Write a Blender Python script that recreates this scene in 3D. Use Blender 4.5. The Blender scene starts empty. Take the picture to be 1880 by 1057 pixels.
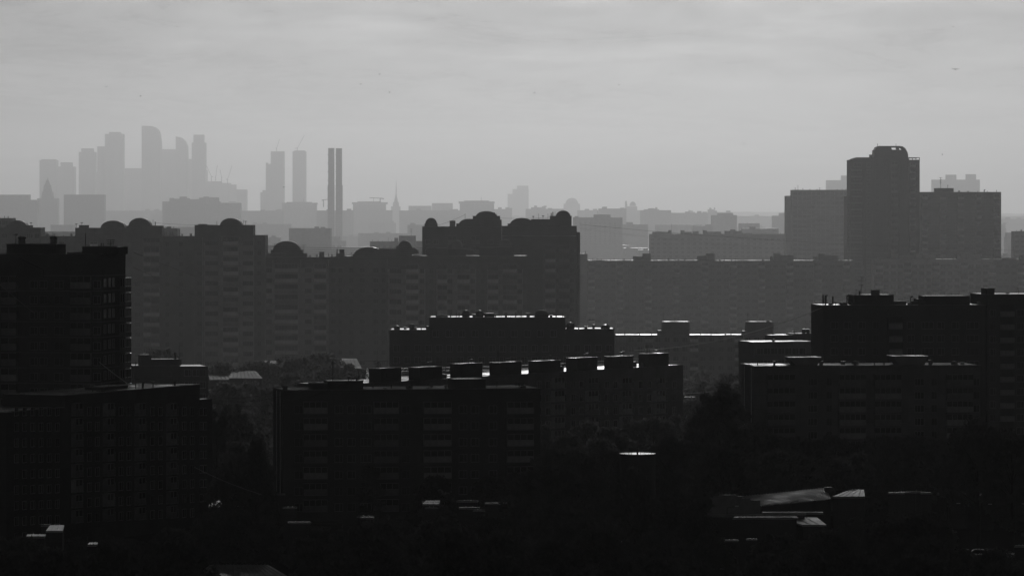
import bpy, bmesh, math, random
from math import radians as R, pi, sin, cos, tan
from mathutils import Vector, noise as mnoise
import numpy as np
random.seed(11)
sc = bpy.context.scene
col = sc.collection
# ------------------------------------------------------------------ camera, sky, sun, exposure
F = 7656.0            # focal length in photo pixels
EYE = 60.0            # camera height
HOR = 400.0           # horizon row in the photo
BACK_SKY_FILL = 3.2
SUN_EL, SUN_AZ = 18.0, 2.0
cam_d = bpy.data.cameras.new('camera'); cam = bpy.data.objects.new('camera', cam_d); col.objects.link(cam)
cam.location = (0, 0, EYE); cam.rotation_euler = (R(90), 0, 0)
cam_d.sensor_width = 36; cam_d.lens = 36*F/1880; cam_d.shift_y = -(528.5-HOR)/1880
cam_d.clip_start = 1; cam_d.clip_end = 200000
sc.camera = cam
world = bpy.data.worlds.new('World'); sc.world = world; world.use_nodes = True
wn, wl = world.node_tree.nodes, world.node_tree.links
bg = wn['Background']; bg.inputs['Strength'].default_value = 0.05
sky = wn.new('ShaderNodeTexSky'); sky.sky_type = 'NISHITA'; sky.sun_disc = False
sky.sun_elevation = R(SUN_EL); sky.sun_rotation = R(SUN_AZ); sky.air_density = 1.0; sky.dust_density = 4.0
bw = wn.new('ShaderNodeRGBToBW'); wl.new(sky.outputs[0], bw.inputs[0])
tc = wn.new('ShaderNodeTexCoord'); mp = wn.new('ShaderNodeMapping'); wl.new(tc.outputs['Generated'], mp.inputs['Vector'])
mp.inputs['Scale'].default_value = (13, 13, 85)
n1 = wn.new('ShaderNodeTexNoise'); n1.inputs['Scale'].default_value = 1.0; n1.inputs['Detail'].default_value = 9
n1.inputs['Roughness'].default_value = .6; n1.inputs['Distortion'].default_value = 1.1
wl.new(mp.outputs[0], n1.inputs['Vector'])
mr = wn.new('ShaderNodeMapRange'); mr.inputs['From Min'].default_value = .3; mr.inputs['From Max'].default_value = .7
mr.inputs['To Min'].default_value = .4; mr.inputs['To Max'].default_value = 1.75; wl.new(n1.outputs['Fac'], mr.inputs['Value'])
mm = wn.new('ShaderNodeMath'); mm.operation = 'MULTIPLY'; wl.new(bw.outputs[0], mm.inputs[0]); wl.new(mr.outputs[0], mm.inputs[1])
# sky factor: brightened towards the sun, dimmed elsewhere to cut ambient light
nv = wn.new('ShaderNodeVectorMath'); nv.operation = 'DOT_PRODUCT'; wl.new(tc.outputs['Generated'], nv.inputs[0])
nv.inputs[1].default_value = (sin(R(SUN_AZ+1))*cos(R(SUN_EL)), cos(R(SUN_AZ+1))*cos(R(SUN_EL)), sin(R(SUN_EL)))
m2 = wn.new('ShaderNodeMapRange'); m2.inputs['From Min'].default_value = .86; m2.inputs['From Max'].default_value = 1.0
m2.inputs['To Min'].default_value = .12; m2.inputs['To Max'].default_value = 1.2; wl.new(nv.outputs['Value'], m2.inputs['Value'])
mb = wn.new('ShaderNodeMapRange'); mb.inputs['From Min'].default_value = .1; mb.inputs['From Max'].default_value = -.9   # added sky brightness behind the camera, fills the facades with light
mb.inputs['To Min'].default_value = 0; mb.inputs['To Max'].default_value = BACK_SKY_FILL; wl.new(nv.outputs['Value'], mb.inputs['Value'])
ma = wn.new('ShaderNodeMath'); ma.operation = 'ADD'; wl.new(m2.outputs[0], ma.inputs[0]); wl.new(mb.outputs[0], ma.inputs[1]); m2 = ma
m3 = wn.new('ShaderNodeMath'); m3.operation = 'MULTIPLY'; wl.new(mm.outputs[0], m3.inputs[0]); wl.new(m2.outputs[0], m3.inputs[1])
# small puffs and mottling over the broad streaks
mp2 = wn.new('ShaderNodeMapping'); wl.new(tc.outputs['Generated'], mp2.inputs['Vector']); mp2.inputs['Scale'].default_value = (38, 38, 150)
n2 = wn.new('ShaderNodeTexNoise'); n2.inputs['Scale'].default_value = 1.0; n2.inputs['Detail'].default_value = 8; n2.inputs['Roughness'].default_value = .62; wl.new(mp2.outputs[0], n2.inputs['Vector'])
r2 = wn.new('ShaderNodeMapRange'); r2.inputs['From Min'].default_value = .35; r2.inputs['From Max'].default_value = .7; r2.inputs['To Min'].default_value = .65; r2.inputs['To Max'].default_value = 1.6
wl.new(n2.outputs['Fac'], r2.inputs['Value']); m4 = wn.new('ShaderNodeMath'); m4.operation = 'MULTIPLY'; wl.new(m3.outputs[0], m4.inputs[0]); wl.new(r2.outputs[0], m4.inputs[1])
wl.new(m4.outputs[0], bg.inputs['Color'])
sd = bpy.data.lights.new('sun', 'SUN'); sd.energy = 5.0; sd.angle = R(.5); sd.color = (1, 1, 1)
sun = bpy.data.objects.new('sun', sd); col.objects.link(sun)
sdir = Vector((sin(R(SUN_AZ))*cos(R(SUN_EL)), cos(R(SUN_AZ))*cos(R(SUN_EL)), sin(R(SUN_EL))))
sun.rotation_euler = sdir.to_track_quat('Z', 'Y').to_euler()
sc.view_settings.view_transform = 'Standard'; sc.view_settings.look = 'None'
sc.view_settings.gamma = 1; sc.view_settings.exposure = -2.55
sc.cycles.volume_bounces = 0; sc.cycles.max_bounces = 5; sc.cycles.diffuse_bounces = 2; sc.cycles.transparent_max_bounces = 8
HAZE_DENSITY, HAZE_G, SHADE_EDGE = 1.3e-4, .75, 810
# ------------------------------------------------------------------ materials (all procedural, all grey: the photograph is black and white)
MATS = {}
def mat(name, base, rough=.8, spec=.3, var=.25, scale=.6, brick=None, metal=0.0, rvar=0.0, wave=None, stretch=(1, 1, 1)):
    m = bpy.data.materials.new(name); m.use_nodes = True; t = m.node_tree; n, l = t.nodes, t.links
    p = n['Principled BSDF']; p.inputs['Roughness'].default_value = rough
    p.inputs['Specular IOR Level'].default_value = spec; p.inputs['Metallic'].default_value = metal
    tc = n.new('ShaderNodeTexCoord'); mp = n.new('ShaderNodeMapping'); mp.inputs['Scale'].default_value = stretch
    l.new(tc.outputs['Object'], mp.inputs[0])
    nz = n.new('ShaderNodeTexNoise'); nz.inputs['Scale'].default_value = scale; nz.inputs['Detail'].default_value = 6; nz.inputs['Roughness'].default_value = .6
    l.new(mp.outputs[0], nz.inputs['Vector'])
    r = n.new('ShaderNodeMapRange'); r.inputs['From Min'].default_value = .3; r.inputs['From Max'].default_value = .7
    r.inputs['To Min'].default_value = base*(1-var); r.inputs['To Max'].default_value = base*(1+var); l.new(nz.outputs['Fac'], r.inputs['Value'])
    out = r.outputs[0]
    if brick:
        sx = n.new('ShaderNodeSeparateXYZ'); l.new(tc.outputs['Object'], sx.inputs[0])
        ad = n.new('ShaderNodeMath'); ad.operation = 'ADD'; l.new(sx.outputs['X'], ad.inputs[0]); l.new(sx.outputs['Y'], ad.inputs[1])
        cb = n.new('ShaderNodeCombineXYZ'); l.new(ad.outputs[0], cb.inputs['X']); l.new(sx.outputs['Z'], cb.inputs['Y'])
        b = n.new('ShaderNodeTexBrick'); b.inputs['Scale'].default_value = 1; b.offset = brick[2]
        b.inputs['Brick Width'].default_value = brick[0]; b.inputs['Row Height'].default_value = brick[1]; b.inputs['Mortar Size'].default_value = brick[3]
        b.inputs['Color1'].default_value = (1, 1, 1, 1); b.inputs['Color2'].default_value = (.8, .8, .8, 1); b.inputs['Mortar'].default_value = (brick[4],)*3+(1,)
        l.new(cb.outputs[0], b.inputs['Vector'])
        mu = n.new('ShaderNodeMath'); mu.operation = 'MULTIPLY'; l.new(out, mu.inputs[0]); l.new(b.outputs['Color'], mu.inputs[1]); out = mu.outputs[0]
    l.new(out, p.inputs['Base Color'])
    if rvar:
        n2 = n.new('ShaderNodeTexNoise'); n2.inputs['Scale'].default_value = scale*.5; n2.inputs['Detail'].default_value = 3; l.new(mp.outputs[0], n2.inputs['Vector'])
        r2 = n.new('ShaderNodeMapRange'); r2.inputs['From Min'].default_value = .35; r2.inputs['From Max'].default_value = .65
        r2.inputs['To Min'].default_value = rough-rvar; r2.inputs['To Max'].default_value = rough+rvar; l.new(n2.outputs['Fac'], r2.inputs['Value']); l.new(r2.outputs[0], p.inputs['Roughness'])
    if wave:
        bp = n.new('ShaderNodeBump'); bp.inputs['Strength'].default_value = wave[1]; bp.inputs['Distance'].default_value = .1
        wv = n.new('ShaderNodeTexWave'); wv.inputs['Scale'].default_value = wave[0]; l.new(tc.outputs['Object'], wv.inputs['Vector'])
        l.new(wv.outputs['Fac'], bp.inputs['Height']); l.new(bp.outputs[0], p.inputs['Normal'])
    MATS[name] = m; return m
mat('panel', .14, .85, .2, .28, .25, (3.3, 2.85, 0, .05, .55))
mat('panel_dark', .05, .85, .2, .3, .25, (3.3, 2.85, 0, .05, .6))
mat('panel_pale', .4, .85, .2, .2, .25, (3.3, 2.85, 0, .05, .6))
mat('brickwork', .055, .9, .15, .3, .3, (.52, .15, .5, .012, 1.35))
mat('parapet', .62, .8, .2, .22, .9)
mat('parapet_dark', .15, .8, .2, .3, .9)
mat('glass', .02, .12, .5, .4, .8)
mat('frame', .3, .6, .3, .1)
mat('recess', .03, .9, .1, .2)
mat('bitumen', .05, .5, .8, .5, .35, rvar=.3)
mat('flashing', .12, .5, .5, .4, .4, rvar=.32)
mat('sheet_metal', .7, .45, .6, .3, .5, metal=.9, rvar=.08, wave=(2.2, .5))
mat('dark_metal', .05, .55, .3, .3, .5)
mat('cable', .4, .35, .6, .1, metal=.8)
mat('cable_dark', .03, .95, .05, .1)
mat('concrete', .2, .9, .2, .25, .4)
mat('foliage', .055, .7, .15, .5, .4)
mat('bark', .05, .9, .1, .3, 2)
mat('asphalt', .05, .5, .4, .4, .3, rvar=.2)
mat('bitumen_matte', .04, .75, .3, .4, .15, rvar=.1)
mat('worn_sheet', .16, .75, .2, .4, .35, rvar=.1, wave=(2.2, .5))
mat('old_sheet', .45, .55, .4, .4, .5, rvar=.15, metal=.7, wave=(2.2, .5))
mat('polished_metal', .8, .3, .6, .3, .8, metal=.8, rvar=.1)
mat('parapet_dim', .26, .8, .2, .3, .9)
mat('soil', .035, 1, 0, .5, .02)
mat('feather', .03, .8, .2)
mat('car_paint', .06, .25, .6, .5, .2)
mat('tower_wall', .13, .7, .3, .25, .2, (6, 3.1, 0, .3, .6))
# ------------------------------------------------------------------ mesh helpers
def tag(o, label=None, cat=None, group=None, kind=None):
    if label: o['label'] = label
    if cat: o['category'] = cat
    if group: o['group'] = group
    if kind: o['kind'] = kind
    return o
class MB:
    def __init__(s): s.v, s.f, s.m, s.mats = [], [], [], []
    def mi(s, m):
        if m not in s.mats: s.mats.append(m)
        return s.mats.index(m)
    def poly(s, pts, faces, m):
        b = len(s.v); s.v += [tuple(p) for p in pts]; i = s.mi(m)
        for f in faces: s.f.append([b+k for k in f]); s.m.append(i)
        return s
    def box(s, x0, x1, y0, y1, z0, z1, m):
        p = [(x0,y0,z0),(x1,y0,z0),(x1,y1,z0),(x0,y1,z0),(x0,y0,z1),(x1,y0,z1),(x1,y1,z1),(x0,y1,z1)]
        return s.poly(p, [(0,3,2,1),(4,5,6,7),(0,1,5,4),(1,2,6,5),(2,3,7,6),(3,0,4,7)], m)
    def prism(s, prof, y0, y1, m):            # profile in x,z (counter-clockwise seen from -y) pushed from y0 to y1
        n = len(prof); p = [(x, y0, z) for x, z in prof]+[(x, y1, z) for x, z in prof]
        return s.poly(p, [tuple(range(n)), tuple(range(2*n-1, n-1, -1))]+[((i+1)%n, i, n+i, n+(i+1)%n) for i in range(n)], m)
    def lathe(s, cx, cy, prof, m, n=20, a0=0):      # profile r,z from bottom to top
        p = []; k = len(prof)
        for r, z in prof:
            for i in range(n): a = a0+2*pi*i/n; p.append((cx+r*cos(a), cy+r*sin(a), z))
        fs = [(j*n+i, j*n+(i+1)%n, (j+1)*n+(i+1)%n, (j+1)*n+i) for j in range(k-1) for i in range(n)]
        fs.append(tuple(range(n-1, -1, -1))); fs.append(tuple((k-1)*n+i for i in range(n)))
        return s.poly(p, fs, m)
    def rod(s, a, b, r, m, n=5, r2=None):
        a, b = Vector(a), Vector(b); d = (b-a); q = d.to_track_quat('Z', 'Y'); r2 = r if r2 is None else r2
        p = [a+q@Vector((r*cos(2*pi*i/n), r*sin(2*pi*i/n), 0)) for i in range(n)]+[b+q@Vector((r2*cos(2*pi*i/n), r2*sin(2*pi*i/n), 0)) for i in range(n)]
        return s.poly(p, [(i, (i+1)%n, n+(i+1)%n, n+i) for i in range(n)]+[tuple(range(n-1, -1, -1)), tuple(range(n, 2*n))], m)
    def tube(s, pts, r, m, n=4):
        for a, b in zip(pts[:-1], pts[1:]): s.rod(a, b, r, m, n)
        return s
    def mesh(s, name):
        me = bpy.data.meshes.new(name); me.from_pydata(s.v, [], s.f)
        for m in s.mats: me.materials.append(MATS[m])
        me.polygons.foreach_set('material_index', s.m); me.update(); return me
    def build(s, name, parent=None, loc=(0, 0, 0), rot=0):
        o = bpy.data.objects.new(name, s.mesh(name)); col.objects.link(o); o.location = loc; o.rotation_euler = (0, 0, rot)
        if parent: o.parent = parent
        return o
def inst(name, mesh, parent, loc, rot=0, sc_=None):
    o = bpy.data.objects.new(name, mesh); col.objects.link(o); o.parent = parent; o.location = loc; o.rotation_euler = (0, 0, rot)
    if sc_: o.scale = sc_
    return o
def P(px, py, D): return Vector(((px-940)/F*D, D, EYE-(py-HOR)/F*D))
def arc(x0, x1, z0, h, n=14):               # profile of a rounded top standing on z0
    c, r = (x0+x1)/2, (x1-x0)/2
    return [(c+r*cos(pi*i/n), z0+h*sin(pi*i/n)) for i in range(n+1)]
_unit = {}
def win_mesh(w, h, style):
    k = (round(w, 1), round(h, 1), style)
    if k in _unit: return _unit[k]
    b = MB(); fr = 'frame' if style != 'dark' else 'parapet_dark'
    if style in ('win', 'dark'):
        b.box(-w/2, w/2, -.02, .05, 0, h, 'glass')
        t = .07
        b.box(-w/2-t, w/2+t, -.07, 0.05, -.1, 0, fr); b.box(-w/2-t, w/2+t, -.05, .05, h, h+t, fr)
        for x in (-w/2-t/2, w/2+t/2, w*.12): b.box(x-t/2, x+t/2, -.045, .05, 0, h, fr)
        if w > 1.8: b.box(-w*.25-t/2, -w*.25+t/2, -.043, .05, 0, h, fr)
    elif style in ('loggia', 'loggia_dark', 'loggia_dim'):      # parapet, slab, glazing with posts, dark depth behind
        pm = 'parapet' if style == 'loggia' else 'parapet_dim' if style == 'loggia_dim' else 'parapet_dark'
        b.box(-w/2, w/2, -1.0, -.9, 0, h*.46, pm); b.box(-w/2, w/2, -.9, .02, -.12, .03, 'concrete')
        b.box(-w/2-.06, -w/2, -1.03, .02, -.13, h, pm); b.box(w/2, w/2+.06, -1.03, .02, -.13, h, pm)
        b.box(-w/2, w/2, -.86, -.8, h*.46, h-.1, 'glass'); b.box(-w/2, w/2, -.96, .02, h-.1, h, 'concrete')
        n = max(2, int(w/1.1))
        for i in range(1, n): x = -w/2+w*i/n; b.box(x-.04, x+.04, -.93, -.86, h*.46, h-.1, fr)
        b.box(-w/2, w/2, -.95, -.86, h*.46, h*.46+.06, fr)
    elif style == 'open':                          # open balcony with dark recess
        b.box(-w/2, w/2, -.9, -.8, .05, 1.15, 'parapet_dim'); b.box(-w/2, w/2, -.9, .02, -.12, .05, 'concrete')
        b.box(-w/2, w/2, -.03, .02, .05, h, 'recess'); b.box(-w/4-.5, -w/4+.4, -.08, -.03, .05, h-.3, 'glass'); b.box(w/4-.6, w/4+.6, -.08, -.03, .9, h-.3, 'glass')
    _unit[k] = b.mesh('window' if style in ('win', 'dark') else 'balcony'); return _unit[k]
FOOT = []
class Bld:
    """a building whose front runs from photo column px0 (distance D0) to px1 (distance D1)"""
    def __init__(s, name, label, cat, px0, px1, D0, D1=None, group=None):
        D1 = D1 or D0; s.a = Vector(((px0-940)/F*D0, D0)); b = Vector(((px1-940)/F*D1, D1)); s.d = (b-s.a); s.len = s.d.length; s.d /= s.len
        s.ang = math.atan2(s.d.y, s.d.x); s.root = bpy.data.objects.new(name, None); col.objects.link(s.root)
        s.root.location = (s.a.x, s.a.y, 0); s.root.rotation_euler = (0, 0, s.ang); tag(s.root, label, cat, group)
        s.items = []; s.k = 0; s.oblique = False; s.wall_m = 'panel'
    def x(s, px, y=0):                            # local x where the sight line of column px meets the front (or the plane y behind it)
        t = (px-940)/F; return (t*(s.a.y+s.d.x*y)-(s.a.x-s.d.y*y))/(s.d.x-t*s.d.y)
    def D(s, px): return s.a.y+s.x(px)*s.d.y
    def z(s, py, px=None, dy=0):
        D = (s.a.y if px is None else s.D(px))+dy; return EYE-(py-HOR)/F*D
    def clutter(s, px0, px1, zt, n, depth=12, seed=1):
        rg = random.Random(seed)
        for i in range(n):
            x = s.x(px0)+(s.x(px1)-s.x(px0))*(i+.2+.6*rg.random())/n; y = rg.uniform(.8, depth*.7); h = rg.uniform(.35, 1.1); w = rg.uniform(.25, .9)
            if rg.random() < .5: q = MB().box(x, x+w, y, y+w, zt-.05, zt+h, 'concrete'); q.box(x-.12, x+w+.12, y-.12, y+w+.12, zt+h+.002, zt+h+.1, 'flashing')
            else: q = MB().rod((x, y, zt-.05), (x, y, zt+h*1.3), .12, 'dark_metal', 6)
            q.build('roof_vent', s.root)
    def foot(s, x0, x1, y0, y1): FOOT.append((s.a.copy(), s.d.copy(), x0, x1, y0, y1))
    def mass(s, px0, px1, ytop, depth, m=None, y0=0, z0=0, part='wall', pxz=None, roof=True, cap=True, ztop=None, rm='bitumen'):
        x0, x1 = s.x(px0, y0+(depth if s.oblique else 0)), s.x(px1, y0); zt = ztop if ztop is not None else s.z(ytop, pxz if pxz else (px0+px1)/2, y0)
        s.k += 1; e = (s.k % 7)*.011
        w = MB().box(x0, x1, y0+e, y0+depth-e, z0, zt, m or s.wall_m).build(part, s.root)
        if z0 < 1: s.foot(x0, x1, y0, y0+depth)
        if roof: MB().box(x0+.25, x1-.25, y0+.3, y0+depth-.3, zt+.004, zt+.09, rm).build('roof', s.root)
        if cap:
            b = MB(); g = .16
            for (p, q) in (((x0-.08, y0-.08), (x1+.08, y0-.08)), ((x0-.08, y0+depth+.08-g*2), (x1+.08, y0+depth+.08-g*2))):
                b.prism([(0, 0), (2*g, 0), (2*g, .08), (1.5*g, .15), (.5*g, .15), (0, .08)], 0, 1, 'flashing')
                n = 12
                for i in range(n):
                    v = s_ = b.v[-n+i]; b.v[-n+i] = (p[0]+(q[0]-p[0])*v[1], p[1]+v[0], zt+.005+v[2])
                b.f[-8:] = [list(reversed(f)) for f in b.f[-8:]]
            b.build('roof_edge', s.root)
        return zt
    def dome(s, px0, px1, ybase, ytop, depth, y0=.5, m=None, zb=None, cm='bitumen_matte'):       # barrel-vaulted roof house
        x0, x1 = s.x(px0, y0), s.x(px1, y0); zt = s.z(ytop, (px0+px1)/2, y0); zb = s.z(ybase, (px0+px1)/2, y0) if zb is None else zb
        MB().prism(arc(x0, x1, zb, zt-zb), y0, y0+depth, m or s.wall_m).build('vaulted_gable', s.root)
        MB().prism(arc(x0-.12, x1+.12, zb+.02, zt-zb+.1)+[(p[0], p[1]) for p in reversed(arc(x0+.02, x1-.02, zb+.02, zt-zb+.01))], y0+.2, y0+depth-.2, cm).build('vault_cover', s.root)
    def round_dome(s, px0, px1, ybase, ytop, y0=4, m='flashing'):
        x0, x1 = s.x(px0), s.x(px1); c, r = (x0+x1)/2, (x1-x0)/2; zb, zt = s.z(ybase, px0), s.z(ytop, px0)
        pr = [(r*.96, zb-.3), (r, zb)]+[(r*cos(a*pi/2/7), zb+(zt-zb)*sin(a*pi/2/7)) for a in range(1, 7)]+[(.05, zt)]
        MB().lathe(c, y0+r, pr, m).build('dome', s.root)
    def stub(s, px0, px1, ybase, ytop, y0=3, m='concrete', part='chimney', rnd=False, dep=None):
        x0, x1 = s.x(px0, y0), s.x(px1, y0); zb, zt = s.z(ybase, px0)-.6, s.z(ytop, px0, y0); w = x1-x0
        if rnd: MB().lathe((x0+x1)/2, y0+w/2, [(w*.45, zb), (w*.45, zt-.5), (w*.55, zt-.45), (w*.55, zt-.2), (w*.3, zt)], m, 12).build(part, s.root)
        else:
            dep = dep or w; b = MB().box(x0, x1, y0, y0+dep, zb, zt-.12, m); b.box(x0-.1, x1+.1, y0-.1, y0+dep+.1, zt-.118, zt, 'flashing'); b.build(part, s.root)
    def mast(s, px, ybase, ytop, kind=0, y0=3, r=.085):
        x = s.x(px, y0); zb, zt = s.z(ybase, px)-.5, s.z(ytop, px, y0); b = MB().rod((x, y0, zb), (x, y0, zt), r, 'dark_metal')
        if kind == 1:
            for i, f in enumerate((1, .8, .62)):
                z = zb+(zt-zb)*f-.05; w = .9-.1*i
                b.rod((x-w, y0-.1, z), (x+w, y0+.2, z), r*.7, 'dark_metal')
                for q in (-.8, -.4, 0, .4, .8): b.rod((x+q*w, y0-.35, z), (x+q*w, y0+.35, z), r*.5, 'dark_metal', 3)
        elif kind == 2:                            # pipe with cowl
            b.rod((x, y0, zb), (x, y0, zt-.2), r*2.5, 'dark_metal', 8); b.rod((x-.02, y0, zt-.3), (x+.55, y0, zt-.1), r*2.5, 'dark_metal', 8)
        elif kind == 3:                            # dish
            b.lathe(x, y0, [(.1, zt-.3), (.5, zt), (.52, zt+.05)], 'frame', 10)
        elif kind == 4:                            # antenna panel
            b.box(x-.17, x+.17, y0-.2, y0+.1, zb+(zt-zb)*.3, zt, 'dark_metal')
        b.build('antenna' if kind != 2 else 'vent_pipe', s.root)
    def cowl(s, px, ybase, ytop, y0=4, r=.5):
        x = s.x(px); zb, zt = s.z(ybase, px)-.2, s.z(ytop, px)
        MB().lathe(x, y0, [(r*.45, zb), (r*.45, zt-r*.9), (r, zt-r*.9), (r, zt-r*.4), (r*.5, zt)], 'flashing', 12).build('vent_cowl', s.root)
    def win(s, px, pyc, w, h, style='win', y=0, pxz=None, side=None):      # centre column, bottom row
        s.items.append((s.x(px), y, s.z(pyc, pxz or px), w, h, style, side))
    def grid(s, cols, ys, zbot=2.0):
        rg = random.Random(int(cols[0][0])+len(cols))             # cols: (px, width m, height m, style); ys: (first row's sill y, spacing m, count)
        for c in cols:
            px, w, h, st = c[:4]; y = c[4] if len(c) > 4 else 0; skip = c[5] if len(c) > 5 else 0
            zf = s.z(ys[0], c[6] if len(c) > 6 else px)
            for i in range(skip, ys[2]):
                z = zf-i*ys[1]
                q = rg.random(); st_ = st
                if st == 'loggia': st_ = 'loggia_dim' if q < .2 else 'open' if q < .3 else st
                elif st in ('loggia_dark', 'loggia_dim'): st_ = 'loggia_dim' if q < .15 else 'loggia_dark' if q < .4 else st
                elif st == 'win' and q < .1: st_ = 'dark'
                if z > zbot: s.items.append((s.x(px), y, z, w, h, st_, None))
    def sidegrid(s, x, sgn, offs, zf, sp, n, w, h, st='win'):        # windows on an end wall at local x, facing sgn
        for o in offs:
            for i in range(n):
                z = zf-i*sp
                if z > 1: s.items.append((x, o, z, w, h, st, sgn))
    def done(s):
        by = {}
        for it in s.items: by.setdefault('window' if it[5] in ('win', 'dark') else 'balcony', []).append(it)
        for nm, its in by.items():
            its.sort(key=lambda q: -q[2]-q[3]*.6)
            for k, (x, y, z, w, h, st, sg) in enumerate(its[:100]):
                rot = 0 if sg is None else (pi/2 if sg > 0 else -pi/2)
                o = inst(nm, win_mesh(w, h, st), s.root, (x+(0 if sg is None else sg*.01), y-(0.012 if sg is None else 0), z), rot)
            if len(its) > 100:
                V, Fc, M, ms, nv = [], [], [], [], 0
                for (x, y, z, w, h, st, sg) in its[100:]:
                    me = win_mesh(w, h, st); rot = 0 if sg is None else (pi/2 if sg > 0 else -pi/2); c_, s_ = cos(rot), sin(rot)
                    mp_ = []
                    for mt in me.materials:
                        if mt not in ms: ms.append(mt)
                        mp_.append(ms.index(mt))
                    V += [(x+v.co.x*c_-v.co.y*s_, y-.012+v.co.x*s_+v.co.y*c_, z+v.co.z) for v in me.vertices]
                    for p in me.polygons: Fc.append([nv+i for i in p.vertices]); M.append(mp_[p.material_index])
                    nv += len(me.vertices)
                me = bpy.data.meshes.new(nm); me.from_pydata(V, [], Fc)
                for mt in ms: me.materials.append(mt)
                me.polygons.foreach_set('material_index', M); me.update()
                o = bpy.data.objects.new(nm, me); col.objects.link(o); o.parent = s.root; o['kind'] = 'stuff'
        return s.root

fm = MATS['foliage'].node_tree; fn, fl = fm.nodes, fm.links
tls = fn.new('ShaderNodeBsdfTranslucent'); tls.inputs[0].default_value = (.2, .2, .2, 1); mxs = fn.new('ShaderNodeMixShader'); mxs.inputs[0].default_value = .4
fl.new(fn['Principled BSDF'].outputs[0], mxs.inputs[1]); fl.new(tls.outputs[0], mxs.inputs[2]); fl.new(mxs.outputs[0], fn['Material Output'].inputs['Surface'])
# ------------------------------------------------------------------ ground, roads, haze, added shade slab
g = MB(); g.poly([(-60000, -3000, 0), (60000, -3000, 0), (60000, 90000, 0), (-60000, 90000, 0)], [(0, 1, 2, 3)], 'soil')
tag(g.build('ground'), kind='structure')
r = MB(); a, b = P(1700, 1023, 737), P(2000, 1018, 737)
r.box(46, 130, 742, 750, .004, .008, 'asphalt'); tag(r.build('road'), kind='structure')
r = MB(); r.box(-150, 150, 1010, 1022, .004, .008, 'asphalt'); tag(r.build('road'), kind='structure')
hz = MB(); hz.box(-12000, 12000, -500, 26000, -1, 560, 'soil')
hz = hz.build('haze'); hz.data.materials.clear()
mh = bpy.data.materials.new('haze_air'); mh.use_nodes = True; t = mh.node_tree; t.nodes.remove(t.nodes['Principled BSDF'])
v = t.nodes.new('ShaderNodeVolumePrincipled'); v.inputs['Density'].default_value = HAZE_DENSITY
v.inputs['Anisotropy'].default_value = HAZE_G; v.inputs['Color'].default_value = (.95, .95, .95, 1)
t.links.new(v.outputs[0], t.nodes['Material Output'].inputs['Volume']); hz.data.materials.append(mh); tag(hz, kind='stuff')
# added slab out of view: shades the near quarter and dims the sky overhead
CH = 1800; off = CH/tan(R(SUN_EL)); CY0, CY1, CX = -500, off+SHADE_EDGE, 9000
mc = bpy.data.materials.new('shade_slab_mat'); mc.use_nodes = True; t = mc.node_tree; n, l = t.nodes, t.links; n.remove(n['Principled BSDF'])
tr = n.new('ShaderNodeBsdfTransparent'); tr.inputs[0].default_value = (.18, .18, .18, 1); tl = n.new('ShaderNodeBsdfTranslucent'); tl.inputs[0].default_value = (.8, .8, .8, 1)
mx = n.new('ShaderNodeMixShader'); mx.inputs[0].default_value = .05; l.new(tr.outputs[0], mx.inputs[1]); l.new(tl.outputs[0], mx.inputs[2])
l.new(mx.outputs[0], n['Material Output'].inputs['Surface'])
nx, ny = 40, 24; vs, fs = [], []
for s_ in (1, -1):
    for j in range(ny+1):
        for i in range(nx+1):
            u, w = i/nx*2-1, j/ny*2-1
            ed = (1-abs(u)**4)*(1-abs(w)**4)
            k = mnoise.noise(Vector((u*4, w*4, s_*3)))
            x = u*CX*(1+.05*k); y = (CY0+CY1)/2+w*(CY1-CY0)/2+40*mnoise.noise(Vector((u*9, w, 5.)))
            vs.append((x+CH/tan(R(SUN_EL))*tan(R(SUN_AZ)), y, CH+s_*max(0, ed)**.5*(60+35*k)*(1 if s_ > 0 else .5)))
N1 = (nx+1)*(ny+1)
for j in range(ny):
    for i in range(nx):
        q = [j*(nx+1)+i, j*(nx+1)+i+1, (j+1)*(nx+1)+i+1, (j+1)*(nx+1)+i]; fs.append(q); fs.append([N1+k for k in reversed(q)])
me = bpy.data.meshes.new('shade_slab'); me.from_pydata(vs, [], fs); me.materials.append(mc); o = bpy.data.objects.new('shade_slab', me); col.objects.link(o); tag(o, kind='structure')

# ------------------------------------------------------------------ near buildings
# brick tower at the left edge
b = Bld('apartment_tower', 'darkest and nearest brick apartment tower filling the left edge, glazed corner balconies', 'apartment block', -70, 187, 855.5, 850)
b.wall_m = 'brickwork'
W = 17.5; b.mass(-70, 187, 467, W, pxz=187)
zr = b.z(467, 187)
b.mass(12, 103, 449, 7, y0=3, z0=zr, part='penthouse', m='panel_dark'); b.stub(31, 45, 449, 434, 4, rnd=True); b.stub(90, 103, 449, 434, 3.2, rnd=True)
b.mass(151, 215, 454, 8, y0=3.5, z0=zr, part='penthouse', m='panel_dark'); b.mass(123, 150, 464.5, 6, y0=3.6, z0=zr, part='canopy', m='dark_metal')
for px, yt, k in ((157, 428, 0), (186, 446, 0), (190, 446, 0), (203, 440, 1), (29, 430, 3), (72, 452, 0)): b.mast(px, 456, yt, k, 5)
hb = 3.14; xr = b.x(187)
for i in range(15):
    z = b.z(506, 187)-i*hb
    m = MB().box(b.x(-70), xr+.06, -.1, 0, z-.09, z+.09, 'parapet_dark'); m.box(xr, xr+.1, -.1, W, z-.09, z+.09, 'parapet_dark'); m.build('string_course', b.root)
b.grid([(18, 3.2, 2.5, 'loggia_dark'), (62, 1.5, 1.5, 'win'), (80, 1.5, 1.5, 'win'), (108, 1.8, 1.5, 'win'), (150, 4.2, 2.5, 'loggia_dark'), (178, 1.4, 1.5, 'win'), (-30, 3.2, 2.5, 'loggia_dim')], (529, hb, 15))
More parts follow.
